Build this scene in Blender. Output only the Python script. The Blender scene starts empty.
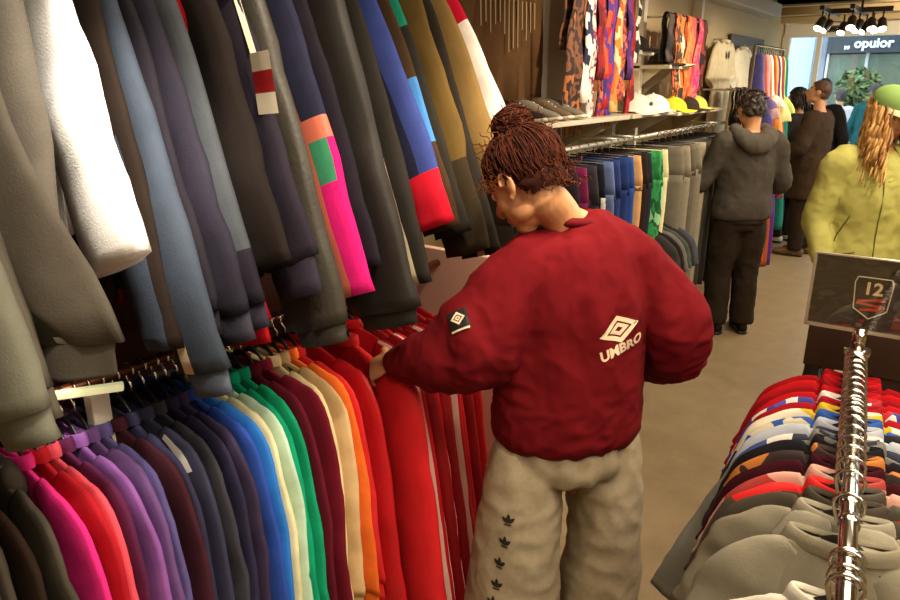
# Vintage clothing shop: racks of second-hand sportswear, shoppers, glass shopfront.
# World axes: +Y runs along the left wall towards the shopfront, +X into the aisle, Z up.
import bpy, bmesh, math, random
from math import sin, cos, pi, radians, hypot
from mathutils import Vector, Matrix, noise
from mathutils.bvhtree import BVHTree

SC = bpy.context.scene
COL = SC.collection
V = Vector

# ------------------------------------------------------------------ materials
def lin(c):
    c = c / 255.0
    return c / 12.92 if c <= 0.04045 else ((c + 0.055) / 1.055) ** 2.4

def rgb(h):
    h = h.lstrip('#')
    return tuple(lin(int(h[i:i + 2], 16)) for i in (0, 2, 4)) + (1.0,)

MATS = {}

def _new(name):
    m = bpy.data.materials.new(name)
    m.use_nodes = True
    nt = m.node_tree
    b = nt.nodes['Principled BSDF']
    return m, nt, b

def _mix(nt, fac, a, b):
    n = nt.nodes.new('ShaderNodeMix')
    n.data_type = 'RGBA'
    if isinstance(fac, float):
        n.inputs[0].default_value = fac
    else:
        nt.links.new(fac, n.inputs[0])
    for s, v in ((6, a), (7, b)):
        if isinstance(v, tuple):
            n.inputs[s].default_value = v
        else:
            nt.links.new(v, n.inputs[s])
    return n.outputs[2]

def _tex(nt, kind, scale, **kw):
    tc = nt.nodes.new('ShaderNodeTexCoord')
    mp = nt.nodes.new('ShaderNodeMapping')
    sc = kw.pop('stretch', (1, 1, 1))
    mp.inputs['Scale'].default_value = sc
    mp.inputs['Rotation'].default_value = kw.pop('rot', (0, 0, 0))
    nt.links.new(tc.outputs['Object'], mp.inputs['Vector'])
    t = nt.nodes.new(kind)
    if 'Scale' in t.inputs:
        t.inputs['Scale'].default_value = scale
    for k, v in kw.items():
        t.inputs[k].default_value = v
    nt.links.new(mp.outputs['Vector'], t.inputs['Vector'])
    return t

def fab(h, rough=0.88, var=0.22, scale=22.0, bump=0.25, bscale=260.0, sheen=0.0):
    """woven or knitted cloth: mottled colour plus a fine weave bump"""
    key = ('fab', h, rough, var, scale, bump, bscale, sheen)
    if key in MATS:
        return MATS[key]
    m, nt, b = _new('cloth_' + h.strip('#'))
    c = rgb(h)
    dark = tuple(x * (1 - var) for x in c[:3]) + (1,)
    lite = tuple(min(1, x * (1 + var)) for x in c[:3]) + (1,)
    n = _tex(nt, 'ShaderNodeTexNoise', scale, Detail=4.0)
    nt.links.new(_mix(nt, n.outputs['Fac'], dark, lite), b.inputs['Base Color'])
    b.inputs['Roughness'].default_value = rough
    b.inputs['Specular IOR Level'].default_value = 0.12 if rough > .7 else 0.4
    if sheen:
        b.inputs['Sheen Weight'].default_value = sheen
    n2 = _tex(nt, 'ShaderNodeTexNoise', bscale, Detail=2.0)
    n3 = _tex(nt, 'ShaderNodeTexNoise', 30.0, Detail=3.0)
    ad = nt.nodes.new('ShaderNodeMath'); ad.operation = 'MULTIPLY_ADD'
    nt.links.new(n3.outputs['Fac'], ad.inputs[0]); ad.inputs[1].default_value = 0.35
    nt.links.new(n2.outputs['Fac'], ad.inputs[2])
    bp = nt.nodes.new('ShaderNodeBump')
    bp.inputs['Strength'].default_value = bump
    bp.inputs['Distance'].default_value = 0.0025
    nt.links.new(ad.outputs[0], bp.inputs['Height'])
    nt.links.new(bp.outputs['Normal'], b.inputs['Normal'])
    MATS[key] = m
    return m

def nylon(h):
    return fab(h, rough=0.5, var=0.15, scale=14, bump=0.5, bscale=90)

def plain(h, rough=0.5, metal=0.0, var=0.0, scale=8.0, emit=0.0, coat=0.0):
    key = ('plain', h, rough, metal, var, scale, emit, coat)
    if key in MATS:
        return MATS[key]
    m, nt, b = _new('surface_' + h.strip('#'))
    c = rgb(h)
    if var:
        n = _tex(nt, 'ShaderNodeTexNoise', scale, Detail=6.0)
        dark = tuple(x * (1 - var) for x in c[:3]) + (1,)
        lite = tuple(min(1, x * (1 + var)) for x in c[:3]) + (1,)
        nt.links.new(_mix(nt, n.outputs['Fac'], dark, lite), b.inputs['Base Color'])
    else:
        b.inputs['Base Color'].default_value = c
    b.inputs['Roughness'].default_value = rough
    b.inputs['Metallic'].default_value = metal
    if coat:
        b.inputs['Coat Weight'].default_value = coat
    if emit:
        b.inputs['Emission Color'].default_value = c
        b.inputs['Emission Strength'].default_value = emit
    MATS[key] = m
    return m

def patch_print(cols, scale=14.0, stretch=(1, 1, 1), kind='voronoi', rough=0.75, rot=(0, 0, 0)):
    """printed scarf cloth: flat patches or bands of several colours"""
    key = ('pat', tuple(cols), scale, stretch, kind, rough, rot)
    if key in MATS:
        return MATS[key]
    m, nt, b = _new('print_' + kind)
    cr = nt.nodes.new('ShaderNodeValToRGB')
    cr.color_ramp.interpolation = 'CONSTANT'
    el = cr.color_ramp.elements
    k = len(cols)
    el[0].position = 0; el[0].color = rgb(cols[0])
    el[1].position = 1.0 / k; el[1].color = rgb(cols[1])
    for i in range(2, k):
        e = el.new(i / k); e.color = rgb(cols[i])
    if kind == 'voronoi':
        t = _tex(nt, 'ShaderNodeTexVoronoi', scale, stretch=stretch, rot=rot)
        sx = nt.nodes.new('ShaderNodeSeparateColor')
        nt.links.new(t.outputs['Color'], sx.inputs[0])
        nt.links.new(sx.outputs[0], cr.inputs[0])
    elif kind == 'band':
        t = _tex(nt, 'ShaderNodeTexWave', scale, stretch=stretch, rot=rot, Distortion=0.6)
        nt.links.new(t.outputs['Fac'], cr.inputs[0])
    else:
        t = _tex(nt, 'ShaderNodeTexNoise', scale, stretch=stretch, rot=rot, Detail=2.0)
        mr = nt.nodes.new('ShaderNodeMapRange')
        mr.inputs[1].default_value = 0.32; mr.inputs[2].default_value = 0.68
        nt.links.new(t.outputs['Fac'], mr.inputs[0])
        nt.links.new(mr.outputs[0], cr.inputs[0])
    nt.links.new(cr.outputs[0], b.inputs['Base Color'])
    b.inputs['Roughness'].default_value = rough
    MATS[key] = m
    return m

def glass(h='#dfe8ea', refl=0.1):
    key = ('glass', h, refl)
    if key in MATS:
        return MATS[key]
    m = bpy.data.materials.new('clear_glass')
    m.use_nodes = True
    nt = m.node_tree
    nt.nodes.remove(nt.nodes['Principled BSDF'])
    out = nt.nodes['Material Output']
    tr = nt.nodes.new('ShaderNodeBsdfTransparent'); tr.inputs[0].default_value = rgb(h)
    gl = nt.nodes.new('ShaderNodeBsdfGlossy'); gl.inputs['Roughness'].default_value = 0.03
    mx = nt.nodes.new('ShaderNodeMixShader'); mx.inputs[0].default_value = refl
    nt.links.new(tr.outputs[0], mx.inputs[1]); nt.links.new(gl.outputs[0], mx.inputs[2])
    nt.links.new(mx.outputs[0], out.inputs['Surface'])
    MATS[key] = m
    return m

CHROME = plain('#d8d4cc', 0.16, 1.0)
STEEL = plain('#b9b2a4', 0.32, 1.0)
BLACKPL = plain('#17130f', 0.38)
WHITEMT = plain('#d9d3c4', 0.45)

# ------------------------------------------------------------------ mesh builder
class MB:
    def __init__(self):
        self.v = []; self.f = []; self.m = []

    def add(self, verts, faces, mat=0):
        o = len(self.v)
        self.v.extend(V(p) for p in verts)
        for i, fc in enumerate(faces):
            self.f.append([o + j for j in fc])
            self.m.append(mat[i] if isinstance(mat, (list, tuple)) else mat)
        return self

    def rings(self, R, closed=True, cap0=True, cap1=True, mat=None):
        """loft a list of rings; mat(i, j) may pick a slot for each quad"""
        n = len(R[0]); vs = [p for r in R for p in r]; fs = []; ms = []
        for i in range(len(R) - 1):
            for j in range(n if closed else n - 1):
                k = (j + 1) % n
                fs.append((i * n + j, i * n + k, (i + 1) * n + k, (i + 1) * n + j))
                ms.append(mat(i, j) if callable(mat) else (mat or 0))
        for flag, i in ((cap0, 0), (cap1, len(R) - 1)):
            if flag:
                c = sum((V(p) for p in R[i]), V()) / n
                vs.append(c); ci = len(vs) - 1
                for j in range(n):
                    k = (j + 1) % n
                    a = (i * n + j, i * n + k)
                    fs.append((a[1], a[0], ci) if i == 0 else (a[0], a[1], ci))
                    ms.append(mat(min(i, len(R) - 2), j) if callable(mat) else (mat or 0))
        return self.add(vs, fs, ms)

    def box(self, lo, hi, mat=0, bevel=0.0):
        lo, hi = V(lo), V(hi)
        if not bevel:
            x0, y0, z0 = lo; x1, y1, z1 = hi
            vs = [(x0, y0, z0), (x1, y0, z0), (x1, y1, z0), (x0, y1, z0), (x0, y0, z1), (x1, y0, z1), (x1, y1, z1), (x0, y1, z1)]
            fs = [(0, 3, 2, 1), (4, 5, 6, 7), (0, 1, 5, 4), (1, 2, 6, 5), (2, 3, 7, 6), (3, 0, 4, 7)]
            return self.add(vs, fs, mat)
        bm = bmesh.new()
        bmesh.ops.create_cube(bm, size=1.0)
        for q in bm.verts:
            q.co = V(((lo[i] + hi[i]) / 2 + q.co[i] * (hi[i] - lo[i])) for i in range(3))
        bmesh.ops.bevel(bm, geom=bm.edges[:], offset=bevel, segments=2, affect='EDGES', profile=0.6)
        return self.bm(bm, mat)

    def bm(self, bm, mat=0):
        bm.verts.index_update()
        self.add([q.co.copy() for q in bm.verts], [[q.index for q in f.verts] for f in bm.faces], mat)
        bm.free()
        return self

    def tube(self, path, rad, ref=None, n=12, sub=0, cap0=True, cap1=True, mat=None, dome=False):
        """sweep an ellipse along a path; rad entries are r or (a, b) with a along ref"""
        P = [V(p) for p in path]
        if not isinstance(rad, (list, tuple)) or (isinstance(rad, tuple) and len(rad) == 2 and len(P) != 2):
            rad = [rad] * len(P)
        Rr = [(r, r) if not isinstance(r, (tuple, list)) else tuple(r) for r in rad]
        if sub:
            P, Rr = smooth_path(P, Rr, sub)
        if dome:
            P, Rr = dome_ends(P, Rr)
        T = []
        for i in range(len(P)):
            a = P[max(0, i - 1)]; b = P[min(len(P) - 1, i + 1)]
            d = (b - a)
            T.append(d.normalized() if d.length > 1e-9 else V((0, 0, 1)))
        X = V(ref) if ref is not None else (V((1, 0, 0)) if abs(T[0].x) < 0.9 else V((0, 1, 0)))
        rings = []
        for i in range(len(P)):
            base = V(ref) if ref is not None else X
            X = base - T[i] * base.dot(T[i])
            if X.length < 1e-6:
                X = T[i].orthogonal()
            X.normalize()
            Yv = T[i].cross(X)
            a, b = Rr[i]
            rings.append([P[i] + X * (a * cos(t)) + Yv * (b * sin(t)) for t in (2 * pi * j / n for j in range(n))])
        return self.rings(rings, True, cap0, cap1, mat)

    def ball(self, c, r, M=None, n=16, m=10, mat=0):
        c = V(c); r = V(r) if hasattr(r, '__len__') else V((r, r, r))
        vs = []; fs = []
        for i in range(1, m):
            ph = pi * i / m
            for j in range(n):
                th = 2 * pi * j / n
                p = V((r.x * sin(ph) * cos(th), r.y * sin(ph) * sin(th), r.z * cos(ph)))
                vs.append(c + (M @ p if M else p))
        top = V((0, 0, r.z)); top = M @ top if M else top
        vs += [c + top, c - top]
        a, b = len(vs) - 2, len(vs) - 1
        for j in range(n):
            k = (j + 1) % n
            fs.append((a, j, k)); fs.append((b, (m - 2) * n + k, (m - 2) * n + j))
            for i in range(m - 2):
                fs.append((i * n + j, (i + 1) * n + j, (i + 1) * n + k, i * n + k))
        return self.add(vs, fs, mat)

    def build(self, name, mats, parent=None, smooth=True, base=None):
        me = bpy.data.meshes.new(name)
        b = V(base) if base is not None else V()
        me.from_pydata([p - b for p in self.v], [], self.f)
        for mt in (mats if isinstance(mats, (list, tuple)) else [mats]):
            me.materials.append(mt)
        if any(self.m):
            me.polygons.foreach_set('material_index', self.m)
        if smooth:
            me.polygons.foreach_set('use_smooth', [True] * len(me.polygons))
        me.update()
        return link(name, me, parent)

def link(name, data, parent=None, loc=None):
    o = bpy.data.objects.new(name, data)
    COL.objects.link(o)
    if parent:
        o.parent = parent
    if loc is not None:
        o.location = loc
    return o

def empty(name, loc=(0, 0, 0), rz=0.0):
    o = link(name, None, None, loc)
    o.empty_display_size = 0.05
    o.rotation_euler = (0, 0, rz)
    return o

def tag(o, label=None, cat=None, group=None, kind=None):
    if label: o['label'] = label
    if cat: o['category'] = cat
    if group: o['group'] = group
    if kind: o['kind'] = kind
    return o

def struct(o):
    o['kind'] = 'structure'
    return o

def copy_tree(o, parent=None):
    c = o.copy(); COL.objects.link(c)
    if parent:
        c.parent = parent
    for ch in list(o.children):
        copy_tree(ch, c)
    return c

def smooth_path(P, R, sub):
    Q = []; S = []
    n = len(P)
    for i in range(n - 1):
        p0, p1, p2, p3 = P[max(0, i - 1)], P[i], P[i + 1], P[min(n - 1, i + 2)]
        r0, r1, r2, r3 = R[max(0, i - 1)], R[i], R[i + 1], R[min(n - 1, i + 2)]
        for k in range(sub):
            t = k / sub; t2 = t * t; t3 = t2 * t
            c = ((-t3 + 2 * t2 - t) / 2, (3 * t3 - 5 * t2 + 2) / 2, (-3 * t3 + 4 * t2 + t) / 2, (t3 - t2) / 2)
            Q.append(p0 * c[0] + p1 * c[1] + p2 * c[2] + p3 * c[3])
            S.append(tuple(max(1e-4, r0[q] * c[0] + r1[q] * c[1] + r2[q] * c[2] + r3[q] * c[3]) for q in (0, 1)))
    Q.append(P[-1]); S.append(R[-1])
    return Q, S

def dome_ends(P, R):
    d0 = (P[0] - P[1]).normalized(); d1 = (P[-1] - P[-2]).normalized()
    r0 = min(R[0]); r1 = min(R[-1])
    A = [(P[0] + d0 * r0 * s, (R[0][0] * c, R[0][1] * c)) for s, c in ((0.95, 0.3), (0.75, 0.66), (0.4, 0.92))]
    B = [(P[-1] + d1 * r1 * s, (R[-1][0] * c, R[-1][1] * c)) for s, c in ((0.4, 0.92), (0.75, 0.66), (0.95, 0.3))]
    P = [a[0] for a in A] + P + [b[0] for b in B]
    R = [a[1] for a in A] + R + [b[1] for b in B]
    return P, R

def fused(mb, voxel, smooth=4):
    """one continuous surface from overlapping closed shapes; returns verts, faces"""
    me = bpy.data.meshes.new('tmp')
    me.from_pydata(mb.v, [], mb.f); me.update()
    o = bpy.data.objects.new('tmp', me); COL.objects.link(o)
    r = o.modifiers.new('r', 'REMESH'); r.mode = 'VOXEL'; r.voxel_size = voxel
    if smooth:
        s = o.modifiers.new('s', 'SMOOTH'); s.factor = 0.5; s.iterations = smooth
    dg = bpy.context.evaluated_depsgraph_get()
    ev = o.evaluated_get(dg)
    out = bpy.data.meshes.new_from_object(ev)
    vs = [q.co.copy() for q in out.vertices]; fs = [list(p.vertices) for p in out.polygons]
    ns = [q.normal.copy() for q in out.vertices]
    bpy.data.objects.remove(o); bpy.data.meshes.remove(me); bpy.data.meshes.remove(out)
    return vs, fs, ns

def fused_mb(mb, voxel, smooth=4, disp=None):
    vs, fs, ns = fused(mb, voxel, smooth)
    if disp:
        vs = [p + n * disp(p, n) for p, n in zip(vs, ns)]
    r = MB(); r.add(vs, fs)
    return r

def ridge(p, sx, sy, sz, seed=0.0):
    q = V((p.x * sx + seed, p.y * sy + seed * 1.7, p.z * sz - seed))
    return 1.0 - 2.0 * abs(noise.noise(q))

def text_mesh(s, size=1.0, bold=0.0, extrude=0.0, shear=0.0):
    cu = bpy.data.curves.new('txt', 'FONT')
    cu.body = s; cu.size = size; cu.align_x = 'CENTER'; cu.align_y = 'CENTER'
    cu.offset = bold; cu.extrude = extrude; cu.shear = shear
    cu.resolution_u = 3
    o = bpy.data.objects.new('txt', cu); COL.objects.link(o)
    dg = bpy.context.evaluated_depsgraph_get()
    me = bpy.data.meshes.new_from_object(o.evaluated_get(dg))
    bm = bmesh.new(); bm.from_mesh(me)
    bmesh.ops.triangulate(bm, faces=bm.faces[:])
    bm.verts.index_update()
    vs = [q.co.copy() for q in bm.verts]; fs = [[q.index for q in f.verts] for f in bm.faces]
    bm.free()
    bpy.data.objects.remove(o); bpy.data.curves.remove(cu); bpy.data.meshes.remove(me)
    return vs, fs
# ------------------------------------------------------------------ setting
def floor_mat():
    m, nt, b = _new('worn_screed')
    n1 = _tex(nt, 'ShaderNodeTexNoise', 5.0, Detail=9.0, Roughness=0.72)
    n2 = _tex(nt, 'ShaderNodeTexNoise', 14.0, Detail=6.0, Roughness=0.7, stretch=(1, 0.4, 1))
    c1 = _mix(nt, n1.outputs['Fac'], rgb('#6b5a42'), rgb('#a3906e'))
    mr = nt.nodes.new('ShaderNodeMapRange'); mr.inputs[1].default_value = .35; mr.inputs[2].default_value = .7
    mr.inputs[3].default_value = 0; mr.inputs[4].default_value = .55
    nt.links.new(n2.outputs['Fac'], mr.inputs[0])
    nt.links.new(_mix(nt, mr.outputs[0], c1, rgb('#7f6c50')), b.inputs['Base Color'])
    b.inputs['Roughness'].default_value = 0.42
    b.inputs['Specular IOR Level'].default_value = 0.35
    bp = nt.nodes.new('ShaderNodeBump'); bp.inputs['Strength'].default_value = .12
    nt.links.new(n2.outputs['Fac'], bp.inputs['Height']); nt.links.new(bp.outputs['Normal'], b.inputs['Normal'])
    return m

def wood_mat(a, c, scale=3.0, stretch=(1, 14, 1), rough=.5):
    m, nt, b = _new('timber')
    n = _tex(nt, 'ShaderNodeTexNoise', scale, Detail=8.0, stretch=stretch)
    nt.links.new(_mix(nt, n.outputs['Fac'], rgb(a), rgb(c)), b.inputs['Base Color'])
    b.inputs['Roughness'].default_value = rough
    return m

XW = -2.0          # left wall
YF = 10.0          # shopfront
CEIL = 2.72
WALLM = plain('#b9a57c', 0.8, var=0.12, scale=3)
CREAM = plain('#cbbd9c', 0.7, var=0.08, scale=4)

mb = MB(); mb.box((XW - .1, -1.6, -.1), (4.2, YF, 0)); struct(mb.build('floor', floor_mat(), smooth=False))
mb = MB(); mb.box((XW - .1, -1.6, 0), (XW, YF, CEIL)); struct(mb.build('wall_left', WALLM, smooth=False))
mb = MB(); mb.box((4.1, -1.6, 0), (4.2, YF, CEIL)); struct(mb.build('wall_right', WALLM, smooth=False))
mb = MB(); mb.box((XW, -1.7, 0), (4.2, -1.6, CEIL)); struct(mb.build('wall_back', WALLM, smooth=False))
mb = MB(); mb.box((XW - .1, -1.7, CEIL), (4.2, YF + .1, CEIL + .1))
struct(mb.build('ceiling', plain('#9a8562', 0.7, var=.15, scale=2), smooth=False))
# bulkhead of brown boards over the door, stepping down from the ceiling
mb = MB()
mb.box((XW, 9.0, 2.60), (4.1, YF, 2.72))
mb.box((XW, 9.45, 2.52), (4.1, 9.62, 2.62), 1)
mb.box((XW, 9.0, 2.58), (4.1, 9.12, 2.66), 1)
mb.box((XW, 9.8, 2.46), (4.1, YF, 2.62), 1)
struct(mb.build('trim_1', [wood_mat('#6b5335', '#8b6f48', 2.0, (1, 6, 6)), plain('#b39a6a', .55, var=.1)], smooth=False))
# grey boxed trunking along the top of the left wall
mb = MB()
mb.box((XW, 2.4, 2.46), (XW + .16, 9.0, 2.60), bevel=.006)
mb.box((XW, 2.4, 2.60), (XW + .10, 9.0, 2.72))
struct(mb.build('trim_2', plain('#b7afa0', .5), smooth=False))
mb = MB(); mb.box((XW, 2.0, 0), (XW + .015, 9.9, .09)); struct(mb.build('baseboard_left', plain('#6c5a40', .6), smooth=False))
# dark timber backing behind the double-height rack
mb = MB(); mb.box((XW, -.9, 0), (XW + .03, 1.93, 2.4))
struct(mb.build('trim_3', wood_mat('#3a1c10', '#552a17', 2.0, (1, 10, 1)), smooth=False))
# pale end panel of the double-height rack
mb = MB(); mb.box((XW + .03, 1.93, 0), (-1.12, 1.96, 1.235), bevel=.004)
struct(mb.build('trim_4', plain('#efcdb2', .5, var=.05), smooth=False))

# --- shopfront: piers, header, doors
FR = plain('#d8d2c2', .45)
mb = MB()
mb.box((XW, YF, 0), (-1.98, YF + .1, 2.46))
mb.box((-2.0, YF, 2.30), (4.1, YF + .12, 2.46), bevel=.008)
mb.box((-1.99, YF - .02, 0), (-1.90, YF + .08, 2.32), bevel=.006)
mb.box((-1.60, YF, 0), (-1.545, YF + .07, 2.30), bevel=.005)
mb.box((.35, YF, 0), (.42, YF + .07, 2.30), bevel=.005)
mb.box((-1.92, YF, 0), (-1.55, YF + .07, .08))
mb.box((-1.92, YF + .1, 2.46), (4.1, YF + .2, 2.9))
struct(mb.build('door_1', FR, smooth=False))
mb = MB(); mb.box((-1.905, YF + .03, .08), (-1.59, YF + .036, 2.30)); struct(mb.build('window_1', glass(), smooth=False))
mb = MB(); mb.box((.42, YF + .03, .02), (4.1, YF + .036, 2.30)); struct(mb.build('window_2', glass(), smooth=False))
# open leaf beyond the person at the door
mb = MB(); mb.box((-1.545, YF + .03, .02), (.35, YF + .036, 2.30)); struct(mb.build('window_3', glass(), smooth=False))
t = tag(empty('door_sensor', (-1.42, YF - .03, 2.385)), 'small dark door sensor on the shopfront header', 'sensor')
mb = MB(); mb.box((-.085, -.03, -.035), (.085, .028, .035), bevel=.01); mb.build('housing', plain('#4a3d2b', .4), t)
mb = MB(); mb.box((-.06, -.035, -.015), (.06, -.028, .012)); mb.build('lens', plain('#15110d', .15), t)

# --- the street outside
mb = MB(); mb.box((-9, YF + .1, -.12), (9, 26, -.02)); struct(mb.build('pavement', plain('#b9b6ae', .8, var=.1), smooth=False))
t = tag(empty('building', (-1.6, 15.6, 0)), 'shop across the street with dark fascia and white lettering', 'building')
mb = MB(); mb.box((-6, .4, 0), (6, .7, 6)); mb.build('wall', plain('#a8a9ab', .8, var=.1), t, smooth=False)
mb = MB(); mb.box((-.70, -.05, 2.28), (1.6, .4, 2.62)); mb.build('fascia', plain('#2c3136', .5), t, smooth=False)
vs, fs = text_mesh('\u201e opuior', .23, bold=.006, extrude=.01)
M = Matrix.Translation((-.02, -.075, 2.44)) @ Matrix.Rotation(pi / 2, 4, 'X')
mb = MB(); mb.add([M @ p for p in vs], fs); mb.build('lettering', plain('#f4f4f0', .5, emit=.6), t, smooth=False)  # slight glow in the letters stands in for outdoor daylight
mb = MB(); mb.box((-1.5, .3, 0), (-.95, .42, 2.7)); mb.build('window', plain('#b9d2ea', .2, emit=.35), t, smooth=False)  # pane glows a little in place of daylight falling on it
mb = MB(); mb.box((-.95, .1, 0), (-.70, .5, 2.9)); mb.build('pillar', plain('#83848f', .6), t, smooth=False)
mb = MB(); mb.box((-.68, .2, .2), (1.5, .38, 2.26)); mb.build('display_window', plain('#6f7860', .3, var=.6, scale=3), t, smooth=False)
mb = MB(); mb.box((-.72, .1, .0), (-.66, .4, 2.28)); mb.box((-.05, .12, 0), (0, .4, 2.28)); mb.build('window_frame', plain('#c9c9c2', .5), t, smooth=False)

def street_tree(x, y, h, r, leafc, label, seed):
    rnd = random.Random(seed)
    t = tag(empty('street_tree', (x, y, 0)), label, 'tree')
    mb = MB(); mb.tube([(0, 0, 0), (.03, 0, h * .5), (0, .03, h * .8)], [.06, .045, .025], sub=3)
    for k in range(5):
        a = k * 1.3
        mb.tube([(0, 0, h * .5 + .1 * k), (r * .6 * cos(a), r * .6 * sin(a), h * .75 + .1 * k)], [.02, .008])
    mb.build('trunk', plain('#5a4a38', .8, var=.2), t)
    mb = MB()
    for k in range(1100):
        d = V((rnd.gauss(0, 1), rnd.gauss(0, 1), rnd.gauss(0, 1))).normalized() * r * rnd.random() ** .4
        p = V((d.x, d.y, h + d.z * .9))
        a = V((rnd.gauss(0, 1), rnd.gauss(0, 1), rnd.gauss(0, 1))).normalized() * .085
        b = a.orthogonal().normalized() * .035
        mb.add([p - a, p + b, p + a, p - b], [(0, 1, 2, 3)], rnd.randrange(2))
    mb.build('foliage', leafc, t, smooth=False)
street_tree(-.25, 14.2, 2.0, .6, [plain('#dfe6d2', .5), plain('#aebb93', .5)], 'pale sunlit tree outside on the right of the shopfront', 5)
street_tree(-1.60, 14.95, 1.65, .38, [plain('#46582e', .6), plain('#71824f', .6)], 'dark green tree outside under the white lettering', 9)
# ------------------------------------------------------------------ garments on hangers
def make_hanger(name='clothes_hanger', arm=.13, matl=None, drop=.085):
    t = empty(name)
    mb = MB()
    pts = []
    for k in range(11):
        a = radians(-35 + 23 * k)
        pts.append((.0185 * cos(a), 0, .0185 * sin(a) - .003))
    pts += [(-.012, 0, -.028), (0, 0, -.038), (0, 0, -.062)]
    mb.tube(pts, .0026, ref=(0, 1, 0), n=6)
    mb.build('hook', CHROME, t)
    mb = MB()
    mb.tube([(-arm, 0, -.062 - drop), (-arm * .55, 0, -.066 - drop * .55), (-.03, 0, -.072), (0, 0, -.060), (.03, 0, -.072), (arm * .55, 0, -.066 - drop * .55), (arm, 0, -.062 - drop)],
            [(.004, .006)] * 3 + [(.005, .010)] + [(.004, .006)] * 3, ref=(0, 1, 0), n=8, sub=3)
    mb.build('arms', matl or BLACKPL, t)
    return t

HANGER0 = make_hanger()
HANGER_USED = [False]

def hanger(loc, label, group, rz=0.0):
    if HANGER_USED[0]:
        h = copy_tree(HANGER0)
    else:
        h = HANGER0; HANGER_USED[0] = True
    h.location = loc; h.rotation_euler = (0, 0, rz)
    return tag(h, label, 'hanger', group)

def crease(mb, seed, amp=.009, gather_z=None, gather_amp=.0, fx=9.0):
    for p in mb.v:
        a = noise.noise(V((p.x * fx + seed, p.y * 6, p.z * 4.0 + seed)))
        b = noise.noise(V((p.x * fx + 31 + seed, p.z * 9 - seed, p.y * 9)))
        c = ridge(p, 10, 8, 14, seed)
        e = ridge(V((p.x + p.z * .5, p.y, p.z)), 5, 5, 7, seed + 11)
        p.x += amp * a + amp * .4 * c
        p.y += amp * .8 * b - amp * .35 * c - amp * .5 * e
        if gather_z is not None:
            w = math.exp(-max(0, p.z - gather_z) * 14)
            p.y += gather_amp * w * sin(p.x * 95 + seed * 3 + 6 * noise.noise(V((p.z * 9, seed, 0))))
            p.x += gather_amp * .7 * w * sin(p.z * 120 + seed)

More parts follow.
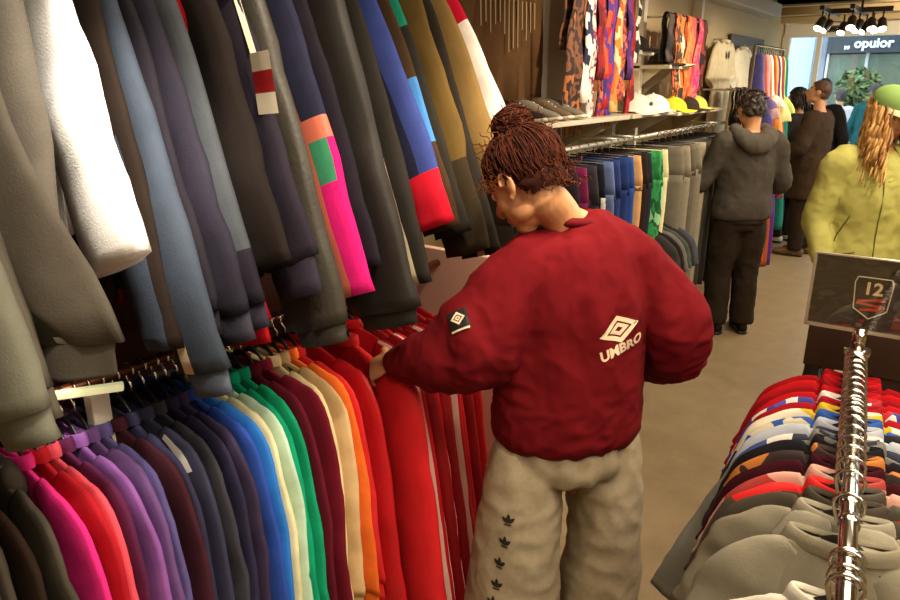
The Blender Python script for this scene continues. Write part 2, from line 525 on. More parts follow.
def garment(name, loc, label, cat, body, sleeve=None, cuff=None, band=None, collar=None, hw=.20, L=.62, flare=.10,
            hem=.66, t=.016, rx=(.085, .058), ry=.021, rot=0.0, seed=0, smat=None, bmat=None, hood=None, group=None,
            cuff_len=.06, amp=.008, sleeves=True, slope=.085, bulge=0.0, inner=True, back_flare=None, neck=.072, gather=.004, in_flare=.03, zn=-.078, sleeve_y=0.0, widen=.10):
    """a top on a hanger: local X runs shoulder to shoulder, Y is its thin side, origin on the rail"""
    root = empty(name, loc, rot)
    tag(root, label, cat, group)
    bmats = body if isinstance(body, list) else [body]
    smats = (sleeve or body); smats = smats if isinstance(smats, list) else [smats]
    zt = zn - slope
    zs = [zn, zn - .012, zn - slope * .35, zn - slope * .65, zt, zt - .03, zt - .08] + [zt - .08 - (hem - slope - .08) * k / 10 for k in range(1, 11)]
    ws = [neck * .85, neck, neck + (hw - neck) * .42, neck + (hw - neck) * .78, hw * .985, hw, hw * 1.0] + [hw * (1.0 + widen * (k / 10)) for k in range(1, 11)]
    n = 36; R = []
    rnd = random.Random(seed * 7 + 1)
    ph1, ph2 = rnd.random() * 6, rnd.random() * 6
    for i, (z, w) in enumerate(zip(zs, ws)):
        d = min(1, max(0, (zn - z) / .5))
        th = t * (.65 + .5 * d) + bulge * math.sin(pi * min(1, d)) ** 1
        ring = []
        for j in range(n):
            a = 2 * pi * j / n
            x = w * (abs(cos(a)) ** .7) * (1 if cos(a) >= 0 else -1)
            y = th * (abs(sin(a)) ** .75) * (1 if sin(a) >= 0 else -1)
            y += .011 * d * (sin(x * 26 + ph1 + z * 2) + .6 * sin(x * 47 + ph2 - z * 3))
            ring.append(V((x, y, z)))
        R.append(ring)
    mb = MB(); mb.rings(R, True, True, True, mat=bmat)
    crease(mb, seed * 1.3, amp * .7, zs[-1], gather)
    ob = mb.build('body', bmats, root)
    # hem band
    if band:
        zb = zs[-1]; wb = ws[-1]
        Rb = []
        for k, (dz, s) in enumerate(((.012, .96), (0, .95), (-.02, .93), (-.055, .92), (-.062, .90))):
            ring = []
            for j in range(n):
                a = 2 * pi * j / n
                x = wb * s * (abs(cos(a)) ** .7) * (1 if cos(a) >= 0 else -1)
                y = t * .95 * (abs(sin(a)) ** .75) * (1 if sin(a) >= 0 else -1)
                y += .011 * (sin(x * 26 + ph1 + zb * 2) + .6 * sin(x * 47 + ph2 - zb * 3))
                ring.append(V((x, y, zb + dz)))
            Rb.append(ring)
        mb = MB(); mb.rings(Rb); crease(mb, seed * 1.3, amp * .5); mb.build('hem_band', band, root)
    # collar
    if collar:
        Rc = []
        for k, (dz, s, rr) in enumerate(((-.022, 1.04, 1.1), (-.008, 1.0, 1.2), (.004, .94, 1.1), (.006, .88, .9), (-.004, .84, .7))):
            Rc.append([V((neck * s * cos(2 * pi * j / 24), max(t * 1.3, .02) * rr * sin(2 * pi * j / 24), zn + dz + .012 * cos(2 * pi * j / 24) ** 2)) for j in range(24)])
        mb = MB(); mb.rings(Rc, True, False, False); mb.build('collar', collar, root)
    if hood:
        mb = MB()
        mb.tube([(-.09, .01, zn - .01), (-.05, .02, zn - .03), (0, .026, zn - .06), (.05, .02, zn - .03), (.09, .01, zn - .01)], [(.018, .03), (.024, .05), (.026, .07), (.024, .05), (.018, .03)], ref=(0, 1, 0), n=12, sub=4, dome=True)
        crease(mb, seed + 5, .006); mb.build('hood', hood, root)
    if sleeves:
        for sd in (1, -1):
            fl = flare if sd > 0 else in_flare
            sy = sleeve_y
            pts = [(sd * (hw - .075), 0, zt + .022), (sd * (hw - .035), sy * .4, zt - .005), (sd * (hw + .005), sy, zt - .06),
                   (sd * (hw + .02 + fl * .35), sy + .003, zt - .06 - (L - .06) * .36), (sd * (hw + .02 + fl * .72), sy - .004, zt - .06 - (L - .06) * .70),
                   (sd * (hw + .02 + fl), sy, zt - L)]
            r0, r1 = rx
            rad = [(ry * .6, r0 * .45), (ry * .85, r0 * .72), (ry, r0), (ry * 1.08, r0 * .93), (ry * 1.1, r0 * .45 + r1 * .5), (ry * .95, r1)]
            mb = MB()
            N = 5 * 5
            def pick(i, j, s=sd):
                if smat is None: return 0
                jj = j if s > 0 else (16 - j) % 16
                return smat(min(1.0, i / N), jj)
            mb.tube(pts, rad, ref=(0, 1, 0), n=16, sub=5, mat=pick)
            crease(mb, seed * 2.1 + sd, amp, zt - L, gather)
            so = mb.build('sleeve', smats, root)
            if cuff:
                e = V(pts[-1]); q = (e - V(pts[-2])).normalized()
                mb = MB()
                mb.tube([e - q * .012, e + q * .006, e + q * cuff_len * .6, e + q * cuff_len], [(ry * .8, r1 * .86), (ry * .85, r1 * .84), (ry * .8, r1 * .78), (ry * .78, r1 * .80)], ref=(0, 1, 0), n=16)
                crease(mb, seed * 2.1 + sd, amp * .4); mb.build('cuff', cuff, so)
    return root

# --------------------------------------------------------------- double-height rack on the left wall
RX = -1.42
ZLO = 1.185; ZUP = 2.20; RXU = -1.50
t = tag(empty('clothes_rail', (RX, .9, ZLO)), 'brown lower rail of the left rack full of sweatshirts', 'rail')
mb = MB(); mb.tube([(0, -1.1, 0), (0, 1.035, 0)], .0125, n=12); mb.build('tube', plain('#6b3a22', .35, .6), t)
for yy in (-.22, .62):
    mb = MB(); mb.box((-.55, yy - .012, -.02), (.0, yy + .012, .0)); mb.build('bracket', WHITEMT, t, smooth=False)
t = tag(empty('clothes_rail', (RXU, .9, ZUP)), 'upper rail of the left rack hung with jackets', 'rail')
mb = MB(); mb.tube([(0, -1.1, 0), (0, 1.06, 0)], .0125, n=12); mb.build('tube', plain('#6b3a22', .35, .6), t)
t = tag(empty('rack_upright', (RX + .03, .67, 0)), 'white slotted upright post between the navy and violet sweatshirts', 'post')
mb = MB(); mb.box((-.016, -.02, 0), (.016, .02, 1.17), bevel=.003); mb.build('post', WHITEMT, t, smooth=False)
mb = MB()
for k in range(12): mb.box((.0155, -.004, .98 + k * -.05), (.0175, .004, .995 + k * -.05))
mb.build('slot', plain('#2a241d', .6), t, smooth=False)
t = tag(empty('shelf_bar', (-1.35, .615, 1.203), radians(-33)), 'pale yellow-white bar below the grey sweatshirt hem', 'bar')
mb = MB(); mb.box((-.010, -.075, -.008), (.010, .085, .008), bevel=.004); mb.build('bar', plain('#e9ebb8', .4, emit=.35), t, smooth=False)  # bar is no lamp; a slight glow in its material makes it look bright
t = tag(empty('size_marker', (RX + .02, 1.28, ZLO - .012)), 'small white size marker clipped to the brown lower rail', 'marker')
mb = MB(); mb.tube([(0, -.004, 0), (0, .004, 0)], .03, n=20); mb.build('disc', WHITEMT, t, smooth=False)

LOWER = [  # y, colour, short description, options
    (.325, '#3c372f', 'charcoal sweatshirt at the near end of the lower rail', {}),
    (.365, '#453f36', 'dark grey sweatshirt, second from the near end of the lower rail', {}),
    (.405, '#2d2019', 'dark brown sweatshirt between the grey ones at the near end', {}),
    (.450, '#4c473f', 'charcoal grey sweatshirt just before the hot pink one', {'hood': 1}),
    (.505, '#f0318e', 'hot pink sweatshirt on the lower rail', {'flare': .13}),
    (.538, '#b21f2c', 'crimson sweatshirt tucked right behind the hot pink one', {'flare': .06}),
    (.565, '#e8576a', 'salmon pink sweatshirt beside the hot pink one', {'flare': .10}),
    (.598, '#5a2448', 'plum sweatshirt between the salmon and lilac ones', {'flare': .06}),
    (.628, '#8d5aa6', 'lilac purple sweatshirt on the lower rail', {}),
    (.658, '#6d4f86', 'mid purple sweatshirt beside the lilac one', {}),
    (.692, '#5f5690', 'blue-violet jacket with a collar beside the purple sweatshirt', {'collar': 1}),
    (.728, '#43202a', 'dark maroon sweatshirt just past the violet jacket', {}),
    (.768, '#32304a', 'dark navy sweatshirt just past the maroon one', {}),
    (.806, '#3a3a52', 'slate navy jacket with a thin white shoulder line', {'line': 1}),
    (.842, '#3c3b45', 'grey-navy sweatshirt right of the white-lined jacket', {}),
    (.878, '#2e2b45', 'deep navy sweatshirt on the lower rail before the blue ones', {}),
    (.908, '#39304a', 'purple-tinged navy sweatshirt next to the royal blue one', {}),
    (.942, '#2f4fa8', 'royal blue sweatshirt on the lower rail', {}),
    (.978, '#2f78cf', 'bright sky blue sweatshirt on the lower rail', {}),
    (1.012, '#e2dcb0', 'pale cream sweatshirt beside the bright blue one', {}),
    (1.042, '#b9d6c2', 'pale mint sweatshirt beside the green one', {}),
    (1.082, '#0f9a72', 'emerald green sweatshirt, nearer of the two green ones', {'flare': .12}),
    (1.120, '#12956b', 'emerald green sweatshirt, farther of the two, touching the burgundy one', {'flare': .11}),
    (1.160, '#5a1424', 'burgundy sweatshirt beside the green ones', {}),
    (1.198, '#6a1526', 'wine red sweatshirt between the burgundy and cream ones', {}),
    (1.238, '#e3cf9f', 'cream sweatshirt between the wine red and orange ones', {}),
    (1.268, '#d8b98a', 'beige sweatshirt squeezed behind the cream one', {'flare': .08}),
    (1.302, '#e9702b', 'orange sweatshirt on the lower rail', {}),
    (1.336, '#cf2a2c', 'coral red sweatshirt beside the orange one', {'flare': .12}),
]
SHORT = {}
rnd = random.Random(3)
for i, (y, c, lab, o) in enumerate(LOWER):
    m = fab(c)
    dk = m
    y = .505 + (y - .505) * .86
    kw = dict(zn=-.090, slope=.068, hw=.175, flare=o.get('flare', .10) - .035 + rnd.uniform(-.012, .012), L=.60 + rnd.uniform(-.03, .03), rot=radians(rnd.uniform(-3, 3)), seed=i + 1, ry=.0165, t=.011,
              cuff=m, collar=m, band=m, rx=(.088, .06), hem=.62)
    if o.get('hood'): kw['hood'] = m
    if o.get('line'):
        kw['sleeve'] = [m, plain('#e9e6df', .7)]
        kw['smat'] = lambda u, j: 1 if (j == 6 and .06 < u < .36) else 0
    g = garment('sweatshirt' if 'jacket' not in lab else 'jacket', (RX, y, ZLO), lab, 'sweatshirt' if 'jacket' not in lab else 'jacket', m, group='tops on the lower left rail', **kw)
    hanger((RX, y, ZLO), 'black hanger of the ' + lab.split(' on the')[0].split(', touching')[0], 'hangers on the lower left rail')

# the red section: one wide top turned to show its front, then red track tops with white piping
RED = fab('#c9141c', var=.12, rough=.7)
RED2 = nylon('#b5121b'); DRED = nylon('#8f0f17')
g = garment('sweatshirt', (RX + .05, 1.385, ZLO - .01), 'wide bright red top turned to show its plain front', 'top', RED, cuff=RED, collar=RED, hw=.23, hem=1.0, L=.9, flare=.12, zn=-.088,
            rx=(.10, .09), ry=.03, t=.02, rot=radians(-8), seed=41, group='red tops pulled along the lower left rail', amp=.012)
hanger((RX + .05, 1.385, ZLO - .01), 'black hanger inside the wide bright red top', 'hangers on the lower left rail', radians(-8))
PIPE = plain('#eec9b8', .6)
REDS = [(1.275, .09, 'plain red sweatshirt behind the coral red one'), (1.455, .13, 'red track top with white piping nearest the wide red top'), (1.49, .14, 'dark red track top, second past the wide red top'),
        (1.525, .13, 'red track top with two white stripes held by the woman'), (1.56, .13, 'dark red track top under the woman\u2019s cuff'), (1.60, .12, 'red track top with white piping beyond the woman\u2019s cuff'),
        (1.64, .12, 'red track top, third from the far end of the red row'), (1.68, .11, 'dark red track top, second from the far end'), (1.72, .10, 'red track top at the far end of the lower rail')]
for i, (y, fl, lab) in enumerate(REDS):
    body = DRED if 'dark' in lab else RED2
    pip = 'white' in lab
    garment('track_jacket' if 'track' in lab else 'sweatshirt', (RX, y, ZLO), lab, 'track top' if 'track' in lab else 'sweatshirt', body, sleeve=[body, PIPE],
            smat=(lambda u, j: 1 if j in (5,) or (j == 3 and u > .2) else 0) if pip else (lambda u, j: 0), cuff=body, collar=body, band=body, L=.86 if i else .66, flare=fl, hem=.9, ry=.019, t=.014, rx=(.09, .075),
            rot=radians(-2 + i % 3 * 2), seed=50 + i, group='red tops pulled along the lower left rail')
    hanger((RX, y, ZLO), 'black hanger of the ' + lab.split(' on the')[0], 'hangers on the lower left rail')

# upper rail jackets
G1 = fab('#75705f'); GREY = fab('#6e675c'); NAVY = fab('#24212c'); NAVY2 = fab('#211d27'); BLK = nylon('#25221f'); DKG = nylon('#3a372f')
WHT = fab('#f3efe9'); PINKM = fab('#e0207c'); DEN = fab('#363e4a'); CRM = fab('#dccba6'); REDM = fab('#c4202b'); BRN = fab('#1f1712')
CORAL = plain('#d5715a', .6); TEAL = fab('#167a64'); BLU = fab('#33407d'); LBL = fab('#3f78b5'); KHA = fab('#5c4823'); TAN = fab('#7d6439'); GRN = fab('#3f8f6a')
def side(j): return 1 <= j <= 6          # outward-facing half of a sleeve
STRAP = ((-1.112, .923, 1.80), (-.70, .70, -.14))
UP = [
 dict(n='jacket', y=.35, lab='olive grey waxed jacket nearest the camera on the upper rail', body=[fab('#6f7064')], L=.705, flare=.16, hem=.80, rx=(.10, .085), ry=.035, cuff=1, amp=.012, rot=6),
 dict(n='jacket', y=.43, lab='slim dark grey jacket between the olive jacket and the grey sweatshirt', body=[fab('#59544a')], L=.68, flare=.15, hem=.72, rx=(.07, .045), ry=.02, cuff=1),
 dict(n='sweatshirt', y=.415, lab='big heather grey sweatshirt with ribbed hem hanging over the pale bar', body=[fab('#57524a')], L=.60, flare=.02, fx=0, x=-1.25, hw=.10, widen=1.95, hem=.70, rx=(.05, .05), ry=.03, cuff=1, band=1, amp=.014, rot=20, cuff_len=.06, gather=.007, sy=.05),
 dict(n='jacket', y=.665, lab='brilliant white jacket sleeve lit by the lamp with a pink edge', body=[WHT, PINKM], L=.53, flare=.12, hem=.6, rx=(.12, .105), ry=.035, amp=.008, smat=lambda u, j: 1 if (j in (10,) and u < .5) else 0, rot=-8),
 dict(n='jacket', y=.70, lab='dark brown jacket behind the white sleeve with a denim blue cuff', body=[BRN, DEN], L=.72, flare=.06, hem=.74, rx=(.085, .06), ry=.02, smat=lambda u, j: 1 if u > .60 and 6 <= j <= 12 else 0),
 dict(n='jacket', y=.735, lab='slate blue track jacket with cream and red piping down the sleeve', body=[fab('#272a2f'), DEN, CRM, REDM], L=.76, flare=.13, hem=.72, rx=(.08, .07), ry=.026, cuff=fab('#505a6a'), smat=lambda u, j: (2 if j == 8 else 3 if (j == 7 and .25 < u < .62) else (1 if j < 8 else 0)), cuff_len=.05),
 dict(n='sweatshirt', y=.765, lab='black sweatshirt with a small white label patch high on the sleeve', body=[fab('#1d1a21'), WHT], L=.66, flare=.09, hem=.72, rx=(.08, .06), ry=.02, smat=lambda u, j: 1 if (j in (5, 6, 7) and .16 < u < .24) else 0, cuff=1),
 dict(n='sweatshirt', y=.80, lab='navy sweatshirt with square ribbed cuff on the upper rail', body=[NAVY], L=.67, flare=.13, hem=.72, rx=(.085, .065), ry=.024, cuff=fab('#393845'), cuff_len=.055),
 dict(n='jacket', y=.838, lab='navy jacket with hot pink shoulder and slate stripe', body=[NAVY2, PINKM, fab('#3e4247')], L=.66, flare=.13, hem=.74, rx=(.095, .062), ry=.026, smat=lambda u, j: (1 if u < .30 else 2 if u < .85 else 0) if 3 <= j <= 6 else 0, cuff=fab('#2f2d3a')),
 dict(n='sweatshirt', y=.885, lab='red sweatshirt whose sleeve end shows below the navy jackets', body=[fab('#a01018')], L=.715, flare=.07, hem=.7, rx=(.08, .07), ry=.022, cuff=1),
 dict(n='jacket', y=.935, lab='broad black jacket left of the badge sweatshirt', body=[fab('#211b19')], L=.60, flare=.12, hem=.8, rx=(.13, .11), ry=.035, amp=.012, rot=-6),
 dict(n='sweatshirt', y=.992, lab='dark navy sweatshirt with cream strap and white red white badge', body=[fab('#2c2733')], L=.60, flare=.13, hem=.76, rx=(.115, .085), ry=.03, cuff=fab('#322d3b'), cuff_len=.075, rot=-4, amp=.01),
 dict(n='jacket', y=1.055, lab='dark grey shell jacket with elastic hem right of the badge', body=[DKG], L=.755, flare=.14, hem=.86, rx=(.12, .10), ry=.035, amp=.012, gather=.008, cuff=1, cuff_len=.04, rot=-4),
 dict(n='track_jacket', y=1.128, lab='navy track jacket with magenta sleeve, green triangle and coral piping', body=[fab('#2b2c42'), PINKM, GRN, CORAL], L=.71, flare=.14, hem=.76, rx=(.095, .075), ry=.026,
      smat=lambda u, j: (3 if j == 7 else 3 if .60 < u < .65 else (2 if (.65 <= u < .73 and j >= 5) else 1 if u >= .65 else 0)) if j != 12 else 0),
 dict(n='jacket', y=1.19, lab='navy-black jacket just right of the magenta sleeve', body=[fab('#231f29')], L=.66, flare=.12, hem=.72, rx=(.085, .06), ry=.024),
 dict(n='jacket', y=1.28, lab='large black shell jacket with gathered elastic hem', body=[fab('#211e1a', rough=.6)], L=.78, flare=.14, hem=.84, rx=(.13, .115), ry=.038, amp=.013, gather=.008, cuff=1, cuff_len=.04, rot=-4),
 dict(n='jacket', y=1.375, lab='slim black jacket right of the large shell jacket', body=[fab('#2a2723'), CRM], L=.74, flare=.14, hem=.78, rx=(.08, .05), ry=.022, smat=lambda u, j: 1 if j == 7 and u > .15 else 0),
 dict(n='jacket', y=1.43, lab='blue sports jacket with a red lower sleeve', body=[BLU, fab('#c4172c'), fab('#22243a')], L=.60, flare=.16, hem=.7, rx=(.085, .065), ry=.024, smat=lambda u, j: 1 if u > .82 else (2 if j in (7, 8) else 0)),
 dict(n='jacket', y=1.485, lab='patchwork jacket in blue, red, brown and pale blue', body=[BLU, REDM, fab('#3a2a1a'), LBL], L=.62, flare=.14, hem=.7, rx=(.085, .065), ry=.022, smat=lambda u, j: 0 if u < .22 else 1 if u < .38 else 2 if u < .58 else 3 if u < .74 else 2),
 dict(n='jacket', y=1.535, lab='teal green jacket beside the patchwork jacket', body=[TEAL, fab('#26231d')], L=.64, flare=.14, hem=.7, rx=(.08, .06), ry=.022, smat=lambda u, j: 1 if u > .45 else 0),
 dict(n='jacket', y=1.60, lab='brown khaki bomber jacket with cream tab on the sleeve', body=[KHA, CRM, fab('#31281b')], L=.70, flare=.15, hem=.78, rx=(.10, .08), ry=.03, smat=lambda u, j: 1 if .30 < u < .35 and j < 9 else 2 if u > .72 else 0, amp=.014),
 dict(n='jacket', y=1.665, lab='black jacket with thin pale seams next to the khaki bomber', body=[fab('#27221c'), CRM], L=.72, flare=.15, hem=.8, rx=(.09, .065), ry=.024, smat=lambda u, j: 1 if j in (7,) else 0),
 dict(n='jacket', y=1.735, lab='tan jacket between the black and the red-and-white jackets', body=[TAN], L=.55, flare=.13, hem=.74, rx=(.10, .08), ry=.03),
 dict(n='track_jacket', y=1.815, lab='red track jacket with white sleeve panel at the far end', body=[fab('#c01330'), fab('#ece4dc')], L=.48, flare=.14, hem=.66, rx=(.085, .065), ry=.026, smat=lambda u, j: 1 if (u > .45 and 2 <= j <= 6) else 0),
]
for i, d in enumerate(UP):
    b = d['body']
    cf = d.get('cuff'); cf = b[0] if cf == 1 else cf
    bd = b[0] if d.get('band') else None
    garment(d['n'], (d.get('x', RXU), d['y'], ZUP), d['lab'], 'jacket' if 'jacket' in d['n'] else 'sweatshirt', b[0], sleeve=b, cuff=cf, band=bd, collar=b[0], L=d['L'], flare=d['flare'] + d.get('fx', .10), hw=d.get('hw', .165), widen=d.get('widen', .3), sleeve_y=d.get('sy', 0), hem=d['hem'],
            rx=d['rx'], ry=d['ry'], amp=d.get('amp', .008), rot=radians(d.get('rot', 0)), seed=80 + i, smat=d.get('smat'), cuff_len=d.get('cuff_len', .05), gather=d.get('gather', .004),
            t=.02, group='jackets on the upper left rail', in_flare=.0)
# cream strap and white-red-white badge on the dark navy sweatshirt
bpy.context.view_layer.update()
for o in [q for q in COL.objects if q.get('label', '').startswith('dark navy sweatshirt with cream strap')]:
    vs = []; fs = []
    for ch in o.children:
        if ch.name.startswith(('sleeve', 'body')):
            k = len(vs); vs += [ch.matrix_world @ q.co for q in ch.data.vertices]; fs += [[k + i for i in pl.vertices] for pl in ch.data.polygons]
    bv = BVHTree.FromPolygons(vs, fs)
    A = V(STRAP[0]); D_ = V(STRAP[1])
    uu = V((0, 0, 1)).cross(-D_).normalized(); vv = (-D_).cross(uu).normalized()
    iw = o.matrix_world.inverted()
    def onto(poly, lift):
        out = []
        for x, z in poly:
            q = A + uu * x + vv * z
            h = bv.ray_cast(q - D_ * .5, D_, 1.2)
            out.append(iw @ ((h[0] if h[0] is not None else q) - D_ * lift))
        return out
    def strip(pts, w, lift):
        L_ = onto([(x - w, z) for x, z in pts], lift); R_ = onto([(x + w, z) for x, z in pts], lift)
        return MB().rings([[a, b] for a, b in zip(L_, R_)], False, False, False)
    strip([(-.042 + .042 * k / 10, .22 - .165 * k / 10) for k in range(11)], .006, .004).build('strap', plain('#d9cdb4', .7), o)
    for z0, z1, c in ((.055, .020, '#e6dcc8'), (.020, -.022, '#a8141c'), (-.022, -.062, '#e0d6c0')):
        strip([(.012 + (.055 - z) * .10, z) for z in (z0 + (z1 - z0) * k / 4 for k in range(5))], .020, .006).build('badge', plain(c, .7), o)
# --------------------------------------------------------------- double-sided rack on the right, nearest the camera
RA = radians(5.6)
RD = V((-sin(RA), cos(RA), 0))
ZR = 1.128
R0 = V((-.007, .864, ZR))
def rr(s, z=ZR):             # point along the rail
    p = R0 + RD * ((s - .72) * 1.2 / RD.y); return V((p.x, p.y, z))
t = tag(empty('rolling_rack', rr(1.2, 0), RA), 'chrome garment rack with round rail in the right foreground', 'rack')
mb = MB(); mb.tube([(0, -1.02, ZR), (0, .625, ZR)], .0135, n=16)
mb.build('rail', CHROME, t)
for yy in (-1.01, .625):
    mb = MB(); mb.tube([(0, yy, .09), (0, yy, ZR + .024)], .0145, n=14); mb.ball((0, yy, ZR + .026), .017, n=12, m=8); u = mb.build('upright', CHROME, t)
    mb = MB(); mb.tube([(-.26, yy, .085), (.26, yy, .085)], .0135, n=12); fo = mb.build('foot_bar', CHROME, t)
    for xx in (-.25, .25):
        mb = MB(); mb.tube([(xx - .012, yy, .035), (xx + .012, yy, .035)], .034, n=18); mb.box((xx - .016, yy - .012, .04), (xx + .016, yy + .012, .085)); mb.build('castor', BLACKPL, fo)
mb = MB(); mb.tube([(0, -1.01, .16), (0, .625, .16)], .012, n=12); mb.build('lower_bar', CHROME, t)
for yy in (-.234, -.294):
    mb = MB(); mb.tube([(0, yy - .01, ZR), (0, yy + .01, ZR)], .0165, n=16); mb.ball((0, yy, ZR + .017), .005, n=8, m=6); mb.build('collar_joint', CHROME, t)

def tprint(cols, s=16, st=(1, 1, 1), kind='voronoi'): return patch_print(cols, s, st, kind)
TEES = [  # y, base colour or print, sleeve length, label
 (1.655, fab('#a3121a'), 'red football shirt, farthest along the right rack'),
 (1.625, fab('#c0161d'), 'bright red football shirt, second from the far end of the right rack'),
 (1.592, fab('#8f1018'), 'dark red football shirt, third from the far end of the right rack'),
 (1.560, fab('#b8141c'), 'red football shirt just before the violet and white printed one'),
 (1.528, tprint(['#e8e2da', '#3c3a92', '#b5222e', '#e8e2da', '#4a56b8'], 26, (1, 1, .4)), 'violet, white and red printed football shirt on the right rack'),
 (1.495, fab('#a01824'), 'crimson football shirt between the violet print and the yellow one'),
 (1.462, tprint(['#e6c72c', '#efe6cc', '#d9b81f'], 12), 'yellow and cream football shirt on the right rack'),
 (1.430, tprint(['#1c1a18', '#e2dcc6', '#2456a8', '#d9ceb0', '#2456a8'], 24), 'black, cream and royal blue printed football shirt'),
 (1.392, fab('#b9bfca'), 'light grey-blue football shirt with a long shoulder line'),
 (1.350, tprint(['#23283f', '#e5e0d4', '#23283f', '#3a4f86'], 18, (1, 1, .5)), 'navy and white printed football shirt next to the light grey one'),
 (1.312, fab('#1f1c22'), 'black football shirt between the navy print and the maroon one'),
 (1.275, tprint(['#2a1c18', '#2a1c18', '#c2762e', '#351f1c'], 15), 'near-black football shirt flecked with orange'),
 (1.235, fab('#3a1018'), 'deep maroon football shirt on the right rack'),
 (1.195, tprint(['#c98a7c', '#a83a34', '#d5a08e', '#c9a793'], 10), 'dusty pink and brick football shirt on the right rack'),
 (1.158, tprint(['#e0201c', '#4a4234', '#e0201c', '#51483a'], 7), 'olive football shirt with bright red shoulder panel'),
 (1.118, fab('#4a4338'), 'dark olive t-shirt just behind the taupe polo'),
]
for i, (y, m, lab) in enumerate(TEES):
    garment('football_shirt' if 'football' in lab else 't_shirt', rr(y), lab, 'shirt', m, collar=m, hw=.140, L=.22, flare=.04, in_flare=.04, hem=.72, rx=(.07, .07), ry=.016, t=.010, slope=.055,
            seed=150 + i, rot=RA + radians((i % 5 - 2) * 1.2), group='shirts on the right rack', amp=.006, neck=.068)
OLV = fab('#8b8470'); OLV2 = fab('#9a9481')
garment('long_sleeve_top', rr(1.335), 'grey long-sleeved top with its sleeve sticking out past the others on the right rack', 'top', fab('#7b7a72'), collar=fab('#7b7a72'), hw=.16, L=.46, flare=.05, in_flare=.145,
        hem=.72, rx=(.06, .062), ry=.02, t=.012, slope=.07, seed=181, rot=RA, group='shirts on the right rack')
garment('polo_shirt', rr(1.075), 'taupe polo shirt with a pointed collar facing the camera on the right rack', 'shirt', OLV, collar=OLV2, hw=.14, L=.24, flare=.04, in_flare=.04, hem=.78, rx=(.075, .08), ry=.02, t=.014,
        slope=.06, seed=182, amp=.011, rot=RA - radians(2), group='shirts on the right rack', neck=.08)
pl = [q for q in COL.objects if q.name.startswith('polo_shirt')][0]
mb = MB()
for sd in (-1, 1):
    mb.tube([(sd * .02, -.030, -.084), (sd * .065, -.034, -.100), (sd * .105, -.030, -.132)], [(.012, .004), (.030, .004), (.004, .002)], ref=(0, -.5, -1), n=10, sub=3, dome=True)
mb.build('collar_flap', OLV2, pl)
garment('t_shirt', rr(1.005), 'grey-beige t-shirt turned flat to the camera on the right rack', 'shirt', OLV2, collar=OLV, hw=.135, L=.26, flare=.03, in_flare=.03, hem=.78, rx=(.075, .075), ry=.02, t=.016,
        slope=.058, seed=183, amp=.011, rot=RA + radians(3), group='shirts on the right rack', neck=.09)
garment('t_shirt', rr(.865), 'off-white t-shirt along the bottom edge of the photo on the right rack', 'shirt', fab('#d8d2c2'), collar=fab('#d8d2c2'), hw=.12, L=.2, flare=.03, in_flare=.03, hem=.72, rx=(.06, .06), ry=.016, t=.012, slope=.05,
        seed=184, rot=RA, group='shirts on the right rack')
garment('t_shirt', rr(.815), 'dark brown satin shirt nearest the camera on the right rack', 'shirt', nylon('#2a1a14'), collar=nylon('#2a1a14'), hw=.10, L=.2, flare=.02, in_flare=.02, hem=.7, rx=(.06, .06), ry=.016, t=.012, slope=.04, zn=-.10,
        seed=185, rot=RA, group='shirts on the right rack')
hy = [(y, lab) for y, m, lab in TEES] + [(1.335, 'grey long-sleeved top'), (1.075, 'taupe polo shirt'), (1.005, 'grey-beige t-shirt'), (.865, 'off-white t-shirt'), (.815, 'dark brown satin shirt')]
for i, (y, lab) in enumerate(hy):
    hanger(rr(y), 'chrome-hooked hanger of the ' + lab.replace(' on the right rack', '').replace(' of the right rack', '').replace(' next to the light grey one', ''), 'hangers on the right rack', RA + radians((i * 37 % 17) - 8))
for k in range(14):
    s = 1.27 + k * .0315 if k < 12 else (.80 + .035 * (k - 11))
    hanger(rr(s), 'spare empty hanger with chrome hook crowded among the right rack shirts' if k < 12 else 'spare chrome hanger at the near end of the right rack beside the satin shirt', 'spare hangers on the right rack', RA + radians((k * 53 % 23) - 11))

for q in COL.objects:
    if q.get('group') in ('hangers on the right rack', 'spare hangers on the right rack'): q.scale = (1.25, 1.25, 1.25)
# sign holder standing on the far end of the rack
p = rr(1.62)
t = tag(empty('sign_holder', (p.x, p.y, ZR + .018), radians(2)), 'clear acrylic sign holder with dark poster on the far end of the right rack', 'sign')
t.scale = (1.2, 1.2, 1.2)
mb = MB(); mb.box((-.012, -.008, 0), (.012, .008, .05)); mb.tube([(0, 0, -.006), (0, 0, .004)], .026, n=16); mb.build('stem', CHROME, t)
mb = MB()
W0, W1, Z0, Z1 = -.105, .165, .045, .20
mb.box((W0, -.006, Z0 - .004), (W1, .006, Z0 + .004)); mb.box((W0, -.006, Z1 - .0015), (W1, .006, Z1 + .0015))
mb.box((W0 - .003, -.006, Z0 - .004), (W0 + .003, .006, Z1)); mb.box((W1 - .003, -.006, Z0 - .004), (W1 + .003, .006, Z1))
mb.build('frame', plain('#b3a58c', .25, .6), t, smooth=False)
mb = MB(); mb.box((W0 + .003, -.0015, Z0 + .004), (W1 - .003, .003, Z1 - .002))
mb.build('poster', patch_print(['#2c241c', '#352b21', '#30271e', '#3b3126', '#2c241c', '#453a2e'], 9, (1, 1, 2), 'noise', .3), t, smooth=False)
cx, cz = .008, .118
mb = MB()
sh = [(-.030, .042), (.030, .042), (.034, .030), (.030, -.025), (0, -.045), (-.030, -.025), (-.034, .030)]
for a, b in zip(sh, sh[1:] + sh[:1]):
    mb.tube([(cx + a[0], -.002, cz + a[1]), (cx + b[0], -.002, cz + b[1])], .0012, n=5)
mb.build('shield_outline', plain('#c9bda2', .5), t, smooth=False)
mb = MB()
